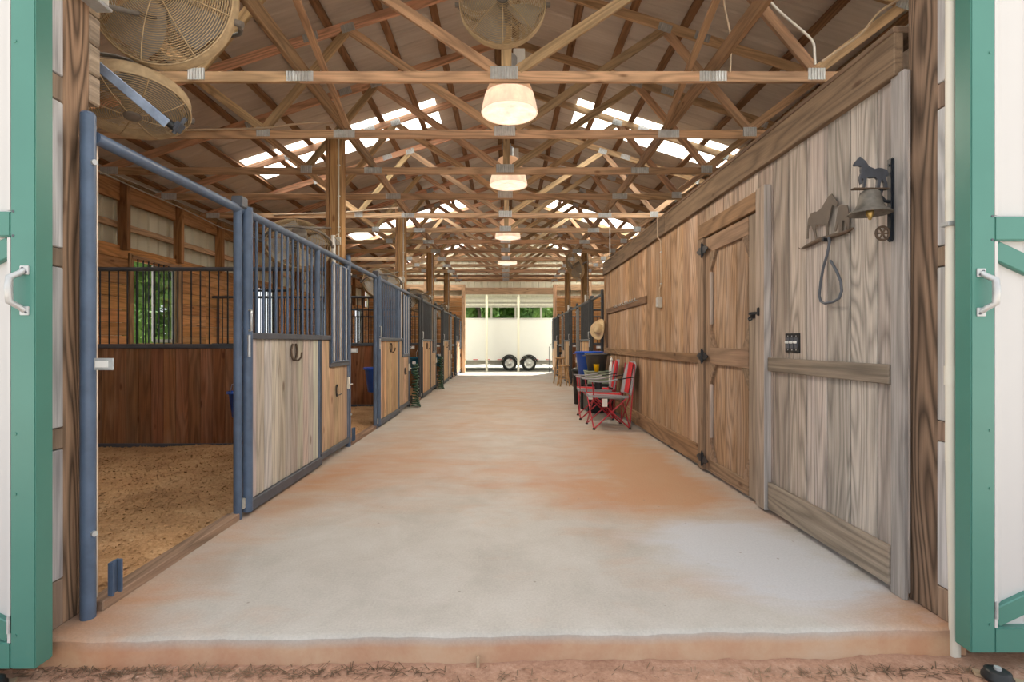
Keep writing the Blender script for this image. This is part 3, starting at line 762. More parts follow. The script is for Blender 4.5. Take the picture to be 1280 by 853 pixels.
# outlet box with conduit
t = thing('outlet_box', 'grey outlet box on brown planks below a thin conduit', 'outlet', (XR, 6.2, 1.62))
mb = MB(); mb.bbox((XR-.025, 6.2, 1.68), (.05, .09, .13), .006); mb.buildw('box', 'conduit_grey', t)
mb = MB(); mb.bbox((XR-.053, 6.2, 1.68), (.008, .075, .11), .003); mb.buildw('cover', 'galvanised', t)
mb = MB(); mb.tube([(XR-.02, 6.2, 1.74), (XR-.02, 6.2, 1.85), (XR-.012, 6.17, 1.88), (XR-.012, 6.17, 2.30), (XR-.012, 6.19, 2.42), (XR-.045, 6.2, 2.46), (XR-.045, 6.2, 2.70)], .008, 6); mb.buildw('conduit', 'cable', t)
for z in (1.90, 2.28): mb = MB(); mb.bbox((XR-.012, 6.17, z), (.02, .035, .012), .002); mb.buildw('clip', 'galvanised', t)
# tack rack board with hooks
t = thing('bridle_rack', 'dark wooden rack board with row of pale hooks on planks', 'rack', (XR, 8.1, 1.70))
bar('board', (XR-.012, 6.82, 1.765), (XR-.012, 9.45, 1.765), .024, .10, 'lumber', t, (.15, .085, .05)); bar('upright', (XR-.012, 9.47, 1.10), (XR-.012, 9.47, 1.82), .024, .06, 'lumber', t, (.17, .1, .06), (0, 1, 0))
for i in range(10):
    y = 7.25+i*.155; mb = MB(); mb.tube([(XR-.02, y, 1.79), (XR-.05, y, 1.785), (XR-.06, y, 1.80), (XR-.055, y, 1.82)], .007, 6); mb.buildw('hook', 'galvanised', t)
# mare and foal cut-out on a branch, with a rod loop below
t = thing('horse_cutout', 'brown metal mare and foal silhouette on branch hanger on planks', 'wall decor', (XR-.02, 3.0, 1.8))
MARE = [(0, .12), (.03, .45), (.06, .62), (.15, .73), (.27, .745), (.35, .72), (.5, .76), (.60, .86), (.72, .97), (.82, 1.0), (.86, .93), (.92, .84), (1.0, .72), (.97, .66), (.9, .68), (.84, .73), (.8, .66), (.76, .52), (.73, .40), (.70, .28), (.71, 0), (.65, 0), (.63, .30), (.56, .34), (.45, .36), (.32, .40), (.31, .27), (.36, 0), (.30, 0), (.25, .22), (.18, .40), (.10, .44), (.07, .35), (.06, .12)]
def plaque(poly, y_left, wd, h, z0, X, flip=False):
    pts = [((1-u) if flip else u, v) for u, v in poly]
    mb = MB(); M = Matrix(((0, 0, 1, X), (-1, 0, 0, y_left), (0, 1, 0, z0), (0, 0, 0, 1))); mb.prism([(u*wd, v*h) for u, v in pts], .005, M); return mb
plaque(MARE, 3.165, .30, .235, 1.805, XR-.02).buildw('mare', 'steel_cut', t)
FOAL = [(.0, .0), (.06, 0), (.1, .3), (.14, .0), (.2, 0), (.22, .34), (.4, .42), (.48, .25), (.47, 0), (.55, 0), (.58, .3), (.6, .0), (.67, 0), (.68, .4), (.74, .34), (.84, .12), (.93, .1), (.98, .17), (.9, .32), (.84, .52), (.76, .74), (.66, .95), (.52, 1.0), (.3, .96), (.1, .9), (.02, .7), (-.04, .35)]
plaque(FOAL, 2.90, .125, .15, 1.805, XR-.02, True).buildw('foal', 'steel_cut', t)
mb = MB(); mb.tube([(XR-.012, 3.27, 1.80), (XR-.014, 3.24, 1.785), (XR-.014, 3.18, 1.79), (XR-.014, 3.05, 1.805), (XR-.014, 2.9, 1.80), (XR-.014, 2.8, 1.80), (XR-.012, 2.755, 1.81)], [.002, .003, .012, .014, .013, .011, .005], 7); br = mb.buildw('branch', 'rust_iron', t)
mb = MB(); mb.cyl((XR-.045, 2.965, 1.79), (XR, 2.965, 1.79), .012, 8); mb.buildw('peg', 'black_iron', t)
t2 = [wall_pt(*q, XR-.035) for q in ((1036, 297), (1037, 303), (1034, 318), (1029, 335), (1025.5, 355), (1024, 370), (1026, 377), (1031, 379.5), (1042, 377.5), (1049, 373), (1052, 364), (1051, 352), (1046, 340), (1041, 331), (1038, 326))]
mb = MB(); mb.tube(t2, .0075, 8); o = mb.build('rod_loop', 'dark_steel'); tag(o, 'bent steel rod loop hanging from the horse cutout peg', 'hanger')
# dinner bell with horse figure
yb = 2.465; Xb = XR-.02
t = thing('wall_bell', 'dark cast iron wall bell with trotting horse figure on bracket', 'bell', (Xb, yb, 1.67))
mb = MB(); mb.bbox((Xb-.006, yb, 1.88), (.016, .035, .40), .006); mb.cyl((Xb-.02, yb, 2.045), (Xb, yb, 2.045), .006, 8); mb.cyl((Xb-.02, yb, 1.70), (Xb, yb, 1.70), .006, 8); mb.buildw('back_plate', 'black_iron', t)
mb = MB(); mb.bbox((Xb-.105, yb, 1.932), (.17, .03, .008), .003); sh = mb.buildw('shelf', 'rust_iron', t)
mb = MB(); mb.tube([(Xb-.05, yb, 1.928), (Xb-.055, yb, 1.90), (Xb-.035, yb, 1.875), (Xb-.01, yb, 1.87)], .008, 7); mb.buildw('scroll', 'black_iron', t)
HORSE = [(0, .755), (.06, .85), (.13, .94), (.165, 1.0), (.2, .98), (.33, .86), (.43, .69), (.59, .61), (.7, .64), (.8, .63), (.87, .6), (.93, .58), (.99, .48), (.98, .38), (.93, .36), (.9, .42), (.91, .28), (.95, .14), (.955, 0), (.87, 0), (.855, .16), (.80, .28), (.755, .14), (.74, 0), (.64, 0), (.66, .15), (.665, .27), (.61, .33), (.48, .31), (.37, .33), (.345, .18), (.325, .02), (.255, .02), (.275, .16), (.265, .27), (.215, .30), (.235, .13), (.19, .12), (.155, .27), (.165, .37), (.215, .47), (.2, .58), (.205, .68), (.13, .71), (.02, .70)]
mb = MB(); M = Matrix(((1, 0, 0, Xb-.185), (0, 0, 1, yb), (0, 1, 0, 1.936), (0, 0, 0, 1))); mb.prism([(u*.168, v*.15) for u, v in HORSE], .014, M)
hs = mb.buildw('horse_figure', 'horse_iron', t); bv = hs.modifiers.new('bevel', 'BEVEL'); bv.width = .004; bv.segments = 2; bv.limit_method = 'ANGLE'
mb = MB(); mb.lathe([(0, 0), (.03, -.002), (.042, -.012), (.047, -.04), (.052, -.065), (.066, -.09), (.09, -.108), (.093, -.113), (.088, -.114), (.06, -.092), (.046, -.065), (.04, -.03), (0, -.02)], 28, Matrix.Translation((Xb-.105, yb, 1.926))); mb.buildw('bell', 'bell_iron', t)
mb = MB(); mb.cyl((Xb-.105, yb, 1.90), (Xb-.105, yb, 1.82), .004, 6); mb.lathe([(0, .024), (.014, .016), (.018, 0), (.012, -.014), (.006, -.03), (0, -.032)], 12, Matrix.Translation((Xb-.105, yb, 1.815))); mb.buildw('clapper', 'brass', t)
mb = MB(); c_ = Vector((Xb-.045, yb, 1.72)); mb.tube([c_+Vector((.032*math.cos(a*math.pi/9), 0, .032*math.sin(a*math.pi/9))) for a in range(18)], .006, 6, True)
for a in range(3): 
    d = Vector((.032*math.cos(a*math.pi/3), 0, .032*math.sin(a*math.pi/3))); mb.cyl(c_-d, c_+d, .004, 6)
mb.cyl(c_+Vector((.03, 0, 0)), c_+Vector((.045, 0, 0)), .007, 6); mb.buildw('pull_wheel', 'rust_iron', t)

# ---------------------------------------------------------------- aisle posts
def aisle_post(s, X, Y, label, top=3.60):
    t = thing('aisle_post', label, 'post', (X, Y, 0))
    bar('timber', (X+.035, Y, 0), (X+.035, Y, top), .14, .14, 'lumber', t, jit((.34, .20, .085)), (0, 1, 0), .006)
    bar('side_board', (X-.06, Y, 0), (X-.06, Y, top+.05), .038, .14, 'lumber', t, jit((.27, .15, .07)), (0, 1, 0))
    rod('conduit', (X+.075, Y-.09, 1.2), (X+.075, Y-.09, top), .009, 'conduit_grey', t, 6); rod('pipe_sleeve', (X+.02, Y-.10, 1.0), (X+.02, Y-.10, 2.40), .026, 'white_plastic', t, 10)
    for z in (2.5, 2.85, 3.2): mb = MB(); mb.bbox((X+.075, Y-.075, z), (.03, .02, .012), .002); mb.buildw('clip', 'galvanised', t)
    mb = MB(); mb.bbox((X+.075, Y-.09, 2.34), (.045, .04, .09), .004); mb.buildw('switch_box', 'conduit_grey', t)
    mb = MB(); mb.tube([(X+.07+.03*math.sin(i*.9), Y-.11+.015*math.cos(i*.9), 2.28+.02*i) for i in range(10)], .006, 5); mb.buildw('cord_loop', 'rope', t)
PY = [5.90, 9.56, 13.22, 16.88]
for i, y in enumerate(PY): aisle_post(-1, -1.965, y, 'brown timber post with white pipe between the %s and %s stall fronts' % (ORD[i], ORD[i+1]))
for i, y in enumerate(PY[2:]): aisle_post(1, 1.99, y, 'brown timber post among the stall fronts beyond the tack room, nearer %s' % ('the plank wall' if i == 0 else 'the far opening'))

# ---------------------------------------------------------------- stall fronts and gates
XF = 1.82
def stall_front(s, y0, label, first, group):
    X = s*XF; i_ = -s    # i_: direction of the aisle
    t = thing('stall_enclosure', label, 'stall', (X, y0, 0), group)
    bl = 'stall_steel_skylit' if (s < 0 and y0 < 6.5) else 'stall_steel_shaded'
    r0 = .029
    yp = y0-.035 if first else y0
    rod('pole', (X, yp, 0), (X, yp, 2.19), r0, bl, t, 14); mb = MB(); mb.lathe([(0, .012), (r0*.8, .01), (r0+.001, 0)], 14, Matrix.Translation((X, yp, 2.19))); mb.buildw('pole_cap', bl, t)
    rod('pole', (X, y0+1.215, 0), (X, y0+1.215, 2.15), .027, bl, t, 12); rod('pole', (X+i_*.03, y0+1.29, .03), (X+i_*.03, y0+1.29, 2.13), .034, bl, t, 14)
    mb = MB(); mb.bbox((X+i_*.005, y0+1.23, 2.15), (.075, .085, .075), .006); mb.buildw('rail_bracket', 'dark_steel', t)
    rod('top_rail', (X, y0, 2.105), (X, y0+PER-.03, 2.105), .028, bl, t, 12)
    rod('pole', (X, y0+2.69, .03), (X, y0+2.69, 2.105), .026, bl, t, 10)
    ya, yc = y0+1.33, y0+2.67
    bar('bottom_rail', (X+i_*.01, ya-.03, .055), (X+i_*.01, yc+.03, .055), .06, .075, 'dark_steel', t); bar('middle_rail', (X+i_*.01, ya-.03, 1.245), (X+i_*.01, yc+.03, 1.245), .055, .045, 'dark_steel', t)
    n = 11; wd = (yc-ya)/n
    for k in range(n):
        c = jit((.50, .455, .405), .2) if first else jit((.50, .33, .19), .18)
        bar('plank', (X, ya+wd*(k+.5), .092), (X, ya+wd*(k+.5), 1.224), .032, wd-.008, 'plank', t, c, (0, 1, 0), .006)
    for k in range(12): rod('bar', (X, ya+.04+k*(yc-ya-.06)/12, 1.26), (X, ya+.04+k*(yc-ya-.06)/12, 2.09), .0105, bl, t, 8)
    # handle, hinge knuckle, floor pin
    mb = MB(); hx = X+i_*.075; mb.tube([(X+i_*.05, y0+1.27, 1.42), (hx, y0+1.25, 1.42), (hx, y0+1.25, 1.28), (X+i_*.05, y0+1.27, 1.28)], .009, 7); mb.buildw('pull_handle', 'galvanised', t)
    rod('hinge_pin', (X+i_*.055, y0+1.26, 1.10), (X+i_*.055, y0+1.26, 1.25), .010, 'galvanised', t, 8)
    mb = MB(); mb.bbox((X+i_*.02, y0+1.24, .10), (.03, .03, .07), .004); mb.buildw('floor_latch', 'conduit_grey', t)
    # latch channel at the foot of the first pole and bolts
    mb = MB(); 
    for dx in (0, .045): mb.bbox((X+i_*(.042+dx*.1), y0+.045+dx, .13), (.018, .012, .15), .002)
    mb.bbox((X+i_*.03, y0+.07, .13), (.008, .06, .15), .002); mb.buildw('latch_channel', bl, t)
    for z in (.37, 1.98): mb = MB(); mb.cyl((X+i_*.025, yp-.005, z), (X+i_*.040, yp-.012, z), .012, 8); mb.buildw('bolt', 'galvanised', t)
    bar('threshold', (X-i_*.02, y0+.02, .02), (X-i_*.02, y0+1.20, .02), .085, .05, 'lumber', t, jit((.25, .16, .11)))
    bar('stop_board', (X-i_*.035, y0+.035, .05), (X-i_*.035, y0+.035, 2.1), .03, .03, 'plank', t, (.62, .52, .42), (0, 1, 0))
    # card holder
    mb = MB(); mb.bbox((X+i_*.070, yp-.002, 1.105), (.085, .008, .052), .002); ch = mb.buildw('card_holder', 'galvanised', t)
    mb = MB(); mb.box((X+i_*.065, yp-.008, 1.105), (.055, .003, .028)); mb.buildw('card', 'white_plastic', ch)
    return t
def stall_gate(s, y0, label, group):
    X = s*XF; i_ = -s; ya = y0+2.725; yn = y0+2.99; ye = y0+3.60
    t = thing('stall_gate', label, 'gate', (X, ya, 0), group); bl = 'stall_steel_skylit' if (s < 0 and y0 < 6.5) else 'stall_steel_shaded'
    bar('bottom_rail', (X+i_*.005, ya, .085), (X+i_*.005, ye, .085), .05, .06, 'dark_steel', t)
    bar('middle_rail', (X+i_*.005, ya, 1.245), (X+i_*.005, yn+.02, 1.245), .05, .045, 'dark_steel', t); bar('sill_rail', (X+i_*.005, yn-.02, .965), (X+i_*.005, ye, .965), .055, .045, 'dark_steel', t)
    bar('notch_stile', (X+i_*.005, yn, .95), (X+i_*.005, yn, 1.26), .045, .04, 'dark_steel', t, None, (0, 1, 0)); bar('end_stile', (X+i_*.0, ye-.015, .06), (X+i_*.0, ye-.015, 2.07), .045, .045, bl, t, None, (0, 1, 0)); bar('hinge_stile', (X, ya+.015, .06), (X, ya+.015, 1.26), .045, .03, 'dark_steel', t, None, (0, 1, 0))
    y = ya+.03
    for wd in (.12, .13, .135, .14, .14, .155):
        top = 1.222 if y+wd < yn+.03 else .942
        bar('plank', (X, y+wd/2, .116), (X, y+wd/2, top), .03, wd-.004, 'plank', t, jit((.48, .34, .225), .12), (0, 1, 0), .005); y += wd
    for y in (ya+.09, ya+.18): rod('bar', (X, y, 1.26), (X, y, 2.085), .0105, bl, t, 8)
    # yoke grille
    xg = X+i_*.035; g = MB(); g.tube([(xg, yn+.01, .99), (xg, yn+.01, 1.99), (xg, yn+.03, 2.02), (xg, ye-.06, 2.02), (xg, ye-.05, 1.99), (xg, ye-.05, .99)], .010, 7); g.tube([(xg, yn, .995), (xg, ye-.05, .995)], .010, 7); g.buildw('grille_frame', bl, t)
    for k in range(7): rod('grille_bar', (xg, yn+.075+k*.068, .995), (xg, yn+.075+k*.068, 2.02), .009, 'galvanised' if k % 3 == 0 else bl, t, 8)
    # latch with white pull
    mb = MB(); mb.bbox((X+i_*.035, ye-.05, .74), (.025, .04, .13), .004); mb.buildw('latch_plate', 'cream_paint', t); mb = MB(); mb.cyl((X+i_*.05, ye-.06, .72), (X+i_*.05, ye+.05, .72), .008, 8); mb.buildw('latch_bolt', 'galvanised', t)
    return t
def horseshoe(X, y, z, i_, label, small=False):
    k = .7 if small else 1; t = thing('horseshoe_hook', label, 'hook', (X, y, z), 'horseshoe hooks')
    pts = [(X+i_*.012, y+k*.06*math.sin(a)*(1 if abs(a) < 2 else .9), z-k*.075*math.cos(a)) for a in [(-2.5+5*j/14) for j in range(15)]]
    mb = MB(); mb.tube(pts, .0095, 6); mb.buildw('shoe', 'rust_iron', t)
    mb = MB(); mb.tube([(X+i_*.01, y-k*.01, z-k*.07), (X+i_*.05, y-k*.01, z-k*.08), (X+i_*.075, y-k*.01, z-k*.05), (X+i_*.08, y-k*.01, z-k*.01)], .008, 6); mb.buildw('hook', 'rust_iron', t)
def halter_hook(X, y, z, i_, label):
    t = thing('halter_ring', label, 'ring', (X, y, z), 'halter rings')
    mb = MB(); mb.tube([(X+i_*.012, y+.028*math.sin(a*.35), z+.06*math.cos(a*.35)) for a in range(18)], .006, 6, True); mb.buildw('ring', 'black_iron', t)
    mb = MB(); mb.tube([(X+i_*.01, y, z-.05), (X+i_*.03, y+.03, z-.05), (X+i_*.03, y+.09, z-.045)], .005, 6); mb.buildw('snap', 'black_iron', t)
Y0 = 2.28
for j in range(5):
    y0 = Y0+PER*j; n = ORD[j]
    stall_front(-1, y0, '%s barred stall front %s, %s counting in from the green doors' % ('sky-tinted blue steel' if j < 2 else 'shade-darkened steel', 'with weathered grey planks' if j == 0 else 'with tan planks', n), j == 0, 'barred stall fronts facing the tack room')
    if j < 4 or True: stall_gate(-1, y0, 'notched stall gate with tan planks and yoke grille, %s from the green doors' % n, 'notched stall gates')
    horseshoe(-XF+.016, y0+2.08, 1.125, 1, 'rusty horseshoe hook nailed to the planks of the %s stall front' % n)
    halter_hook(-XF+.016, y0+3.18, .69, 1, 'black ring hook on the planks of the %s stall gate' % n)
for q, y0 in enumerate((9.80, 13.30, 16.80)):
    n = ORD[q]
    a_ = stall_front(1, y0, 'barred stall front beyond the tack room, %s counting from its wall' % n, False, 'stall fronts beyond the tack room')
    b_ = stall_gate(1, y0, 'notched stall gate beyond the tack room, %s counting from its wall' % n, 'stall gates beyond the tack room')
    a_.scale = (1, .956, 1); b_.scale = (1, .956, 1); b_.location.y = y0+2.725*.956

# partitions between the stalls
def partition(s, Y, label, group):
    t = thing('stall_partition', label, 'partition', (s*3.6, Y, 0), group)
    xa, xb = 2.07, 5.42; n = 24; wd = (xb-xa)/n
    for k in range(n):
        x = s*(xa+wd*(k+.5)); bar('plank', (x, Y, .04), (x, Y, 1.13), .036, wd-.004, 'plank', t, jit(C_OLD, .22), (1, 0, 0), .003)
    bar('base_rail', (s*xa, Y, .03), (s*xb, Y, .03), .06, .05, 'dark_steel', t); bar('sill_rail', (s*xa, Y, 1.155), (s*xb, Y, 1.155), .06, .05, 'dark_steel', t)
    rod('top_rail', (s*xa, Y, 2.03), (s*xb, Y, 2.03), .024, 'dark_steel', t, 10)
    for k in range(32): x = s*(xa+.06+k*.1035); rod('bar', (x, Y, 1.17), (x, Y, 2.02), .008, 'black_iron', t, 8)
for j in range(4): partition(-1, 5.86+PER*j, 'dark plank and bar partition between the %s and %s stalls' % (ORD[j], ORD[j+1]), 'stall partitions')
for j in (2, 3): partition(1, 5.86+PER*j, 'dark plank and bar partition in stalls beyond the tack room, nearer %s' % ('the plank wall' if j == 2 else 'the far opening'), 'stall partitions')
# swinging bar bracket on the partition
o = MB(); o.tube([(-3.0, 5.80, 1.17), (-3.0, 5.80, 1.75), (-2.98, 5.80, 1.78), (-2.45, 5.80, 1.78)], .014, 7); o.cyl((-3.0, 5.80, 1.7), (-3.0, 5.80, 1.9), .02, 8)
tag(o.build('saddle_arm', 'black_iron'), 'black swing arm fixed to the bars of the nearest partition', 'bracket')
# bedding
def bedding(s, y0, y1, label, chips):
    xa, xb = (s*1.87, s*5.40); x0, x1 = min(xa, xb), max(xa, xb)
    def zf(x, y):
        e = min(1, (abs(x)-1.87)/.35); return -.02+e*(.05+.035*mn.noise(Vector((x*.9, y*.9, 2)))+.016*mn.noise(Vector((x*4, y*4, 7)))+.006*mn.noise(Vector((x*17, y*17, 1))))
    mb, a, b_ = grid('', x0, x1, y0, y1, 90, 90, zf, '')
    for q in range(chips):
        x = random.uniform(x0, x1); y = random.uniform(y0, y1); p = Vector((x, y, zf(x, y)+.003)); a = random.uniform(0, 6.28); L = random.uniform(.006, .022); d = Vector((math.cos(a)*L, math.sin(a)*L, random.uniform(-.002, .008))); e = Vector((-math.sin(a)*L*.35, math.cos(a)*L*.35, random.uniform(-.003, .004)))
        mb.add([p-e, p+e, p+d+e, p+d-e], [(0, 1, 2, 3)])
    o = mb.build('bedding', 'shavings'); tag(o, label, 'bedding', 'wood shaving beds in the stalls', 'stuff')
for j in range(5): bedding(-1, 2.34 if j == 0 else 2.235+PER*j, 2.165+PER*(j+1) if j < 4 else 20.3, 'brown wood shavings bedding the %s stall left of the aisle' % ORD[j], (16000, 5000, 0, 0, 0)[j])
for q, (a, c) in enumerate(((9.8, 13.14), (13.22, 16.80), (16.88, 20.3))): bedding(1, a, c, 'brown wood shavings bedding the %s stall beyond the tack room' % ORD[q], 0)
# buckets
def bucket(loc, mat, label, rot=0, flat=True, k=1.0):
    t = thing('feed_bucket', label, 'bucket', loc)
    def sect(r, z): return [(r*math.cos(a)*(1 if math.cos(a) > 0 or not flat else .45), r*math.sin(a), z) for a in [2*math.pi*i/24 for i in range(24)]]
    mb = MB(); R = [(0.001, .0), (.115, 0), (.15, .26), (.17, .262), (.17, .285), (.153, .285), (.145, .27), (.11, .015), (.001, .015)]
    vs = [v for r, z in R for v in sect(r*k, z*k)]
    mb.add(vs, [(j*24+i, j*24+(i+1) % 24, (j+1)*24+(i+1) % 24, (j+1)*24+i) for j in range(len(R)-1) for i in range(24)], True)
    b = mb.build('body', mat, t); t.rotation_euler = (0, 0, rot)
    mb = MB(); mb.tube([(.0, -.15*k, .27*k), (.02, -.12*k, .36*k), (.02, 0, .40*k), (.02, .12*k, .36*k), (0, .15*k, .27*k)], .005, 6); mb.build('bail', 'galvanised', t)
    return t
bucket((-2.93, 5.755, .37), 'plastic_blue', 'blue bucket hanging on the partition inside the nearest stall', -math.pi/2)
bucket((-1.955, 7.85, .45), 'plastic_blue', 'bright blue bucket hanging inside the second stall', math.pi, True, 1.28)
bucket((-1.955, 11.45, .50), 'plastic_teal', 'dark teal bucket hanging inside the third stall', math.pi, True, 1.3)
bucket((-1.955, 15.1, .50), 'plastic_teal', 'dark teal bucket hanging inside the fourth stall', math.pi, True, 1.2)
# coiled hoses and chain
def hose(x, y, top, label, turns=11):
    t = thing('coiled_hose', label, 'hose', (x, y, 0), 'coiled green hoses'); mb = MB()
    pts = [(x+(.05+.012*math.sin(i*.37))*math.cos(i*.5), y+(.06+.012*math.cos(i*.3))*math.sin(i*.5), .16+(top-.16)*i/(turns*12.6)) for i in range(int(turns*12.6))]
    mb.tube(pts, .014, 6); mb.buildw('coil', 'hose_green', t)
    mb = MB(); mb.tube([(x+(.085-.0006*i)*math.cos(i*.42), y+(.085-.0006*i)*math.sin(i*.42), .014+.0024*i) for i in range(62)], .014, 6); mb.buildw('floor_coil', 'hose_green', t)
    mb = MB(); mb.bbox((x-.03, y, top+.02), (.06, .03, .05), .006); mb.buildw('hook', 'galvanised', t)
hose(-1.68, 9.55, .80, 'coiled green hose hanging beside the second stall gate'); hose(-1.68, 13.2, .85, 'coiled green hose hanging beside the third stall gate')
mb = MB()
for i in range(26):
    c_ = Vector((-1.765, 9.52, 2.02-.036*i)); pts = []
    for a in range(8):
        u = .012*math.cos(a*math.pi/4); v = .024*math.sin(a*math.pi/4); pts.append(c_+(Vector((u, 0, v)) if i % 2 else Vector((0, u, v))))
    mb.tube(pts, .006, 5, True)
tag(mb.build('hanging_chain', 'black_iron'), 'black chain hanging from the top rail above a coiled hose', 'chain')

# ---------------------------------------------------------------- lamps
def lamp(y, zb, label, k=1.0):
    t = thing('barn_lamp', label, 'lamp', (.03, y, zb), 'bell shaped acrylic lamps'); L = lambda pr: [(r*k, z*k) for r, z in pr]
    mb = MB(); mb.lathe(L([(.10, .40), (.135, .385), (.168, .34), (.196, .28), (.222, .22), (.24, .17), (.236, .17), (.218, .22), (.192, .278), (.164, .336), (.133, .379), (.10, .394)]), 40); mb.build('shade', 'shade_top', t)
    mb = MB(); pr = L([(.24, .17), (.26, .09), (.272, .03), (.275, .0), (.268, 0), (.265, .03), (.254, .09), (.236, .17)]); mb.lathe(pr, 40); mb.tube([(.272*k*math.cos(a*.157), .272*k*math.sin(a*.157), 0) for a in range(40)], .007, 6, True); mb.build('refractor', 'shade_low', t)
    mb = MB(); mb.lathe(L([(.27, .004), (.2, .018), (.1, .03), (.0, .034), (.0, .030), (.1, .026), (.2, .014), (.27, .0)]), 40); mb.build('lens', 'shade_lens', t)
    mb = MB(); mb.lathe([(0, .56), (.06, .56), (.075, .54), (.075, .42), (.10, .395), (.0, .39)], 24); mb.build('ballast_housing', 'galvanised', t)
    mb = MB(); mb.tube([(0, 0, .56), (0, 0, 5.29-zb)], .010, 6); mb.build('hanger_rod', 'galvanised', t)
    mb = MB(); mb.lathe([(0, .36), (.02, .36), (.02, .30), (.045, .24), (.05, .18), (.035, .12), (0, .10)], 16); mb.build('bulb', 'bulb', t)
    ld = bpy.data.lights.new('lamp_light', 'SPOT'); ld.spot_size = math.radians(165); ld.spot_blend = .4; ld.energy = LAMP_W; ld.color = (1, .86, .68); ld.shadow_soft_size = .10
    lo = bpy.data.objects.new('lamp_light', ld); COL.objects.link(lo); lo.parent = t; lo.location = (0, 0, -.03)
LN = ['nearest the green doors', 'second from the green doors', 'third from the green doors', 'farthest from the green doors']
for q, (y, z) in enumerate(((5.08, 3.46), (7.55, 3.50), (11.17, 3.46), (14.83, 3.46))): lamp(y, z, 'warm lit acrylic bell lamp hung on the roof ridge line, '+LN[q])
for y in (5.30, 8.0):
    t = thing('ballast_box', 'small white electrical box on the king post %s' % ('above the nearest lamp' if y < 6 else 'above the second lamp'), 'box', (.12, y, 4.05))
    mb = MB(); mb.bbox((.13, y, 4.12), (.12, .08, .16), .006); mb.buildw('body', 'white_plastic', t); mb = MB(); mb.bbox((.13, y-.043, 4.12), (.1, .008, .14), .003); mb.buildw('cover', 'white_plastic', t)

# ---------------------------------------------------------------- fans
_fm = {}
def grille_mesh(R, n, front):
    key = (R, n, front)
    if key in _fm: return _fm[key]
    mb = MB()
    for i in range(n):
        f = i/(n-1); r = R*(.17+.83*f); d = (.055 if front else .12)*(1-f**2.6); y = (-.03-d) if front else (.03+d*.9)
        mb.tube([(r*math.cos(2*math.pi*a/44), y, r*math.sin(2*math.pi*a/44)) for a in range(44)], .0025 if i < n-1 else .006, 4, True)
    me = mb.mesh('grille'); me.materials.append(MAT['fan_wire']); _fm[key] = me; return me
def fan(loc, axis, label, R=.33, rings=24, roll=0, mount=None, group='dusty basket fans'):
    """axis: the way the front grille faces"""
    t = thing('basket_fan', label, 'fan', loc, group)
    y = -Vector(axis).normalized(); up = Vector((0, 0, 1)); x = y.cross(up).normalized(); z = x.cross(y); t.rotation_euler = (Matrix((x, y, z)).transposed() @ Matrix.Rotation(roll, 3, 'Y')).to_euler()
    for fr in (True, False):
        g = link('front_grille' if fr else 'rear_grille', grille_mesh(R, rings if fr else max(10, rings-6), fr), None, t)
        mb = MB(); 
        for a in range(8):
            ca, sa = math.cos(a*math.pi/4), math.sin(a*math.pi/4); pts = []
            for q in range(9):
                f = q/8; d = (.055 if fr else .12)*(1-f**2.6); rr = R*(.17+.83*f); pts.append((rr*ca, (-.033-d) if fr else (.033+d*.9), rr*sa))
            mb.tube(pts, .0036, 4)
        mb.build('spokes', 'fan_wire', g)
    mb = MB(); n = 44; M = Matrix.Rotation(math.pi/2, 4, 'X'); mb.lathe([(R+.004, -.03), (R+.004, .03), (R-.002, .03), (R-.002, -.03), (R+.004, -.03)], n, M); mb.build('rim_band', 'fan_wire', t)
    mb = MB(); M = Matrix.Rotation(math.pi/2, 4, 'X'); mb.lathe([(0, .092), (.03, .092), (.042, .088), (.044, .078), (.0, .078)], 20, M); mb.build('badge', 'fan_body', t)
    mb = MB(); mb.lathe([(0, -.22), (.055, -.22), (.075, -.20), (.08, -.10), (.07, -.04), (.03, -.03), (.03, .03), (0, .03)], 20, M); mb.build('motor', 'fan_body', t)
    mb = MB(); mb.cyl((0, -.035, 0), (0, .03, 0), .05, 16); mb.build('hub', 'fan_body', t)
    for a in range(4):
        mb = MB(); vs = []; n = 8
        for q in range(n+1):
            f = q/n; rr = .045+f*(R*.88-.045); hw = .035+.085*math.sin(min(1, f*1.15)*math.pi*.62); tw = .62-.32*f
            for sgn in (-1, 1): vs.append((rr, sgn*hw*math.sin(tw), sgn*hw*math.cos(tw)))
        vs2 = [(p[0], p[1]+.003, p[2]) for p in vs]; k = len(vs); fs = [(2*q, 2*q+1, 2*q+3, 2*q+2) for q in range(n)]
        mb.add(vs, fs, True, Matrix.Rotation(a*math.pi/2+.4, 4, 'Y')); mb.add(vs2, fs, True, Matrix.Rotation(a*math.pi/2+.4, 4, 'Y')); mb.build('blade', 'fan_blade', t)
    if mount is not None:
        lm = t.rotation_euler.to_matrix().transposed() @ (Vector(mount)-Vector(loc))
        mb = MB(); mb.tube([(0, .27, 0), tuple(lm)], .014, 6); mb.build('mount_arm', 'fan_body', t)
    # yoke
    mb = MB(); pts = [(R*1.04*math.cos(a), .02+.26*math.sin(a), 0) for a in [math.pi*q/12 for q in range(13)]]
    prev = None
    mb.tube(pts, .012, 6); mb.cyl((R*.98, .02, 0), (R*1.12, .02, 0), .018, 8); mb.cyl((-R*.98, .02, 0), (-R*1.12, .02, 0), .018, 8); mb.build('yoke', 'fan_body', t)
    return t
fan((-.03, 4.05, 3.86), (0, -1, -.02), 'dusty round basket fan facing the open doors at the roof centre', .335, 26, 0, (-.03, 4.44, 3.86))
fan((-1.80, 2.72, 3.02), (.05, -1, -.03), 'large dusty basket fan above the blue pipe, upper of two', .365, 30, .3, (-1.93, 2.40, 2.78))
F2 = fan((-2.09, 2.88, 2.535), (.18, -.22, -.95), 'tilted dusty basket fan on a blue strap, lower of two', .28, 22, .2)
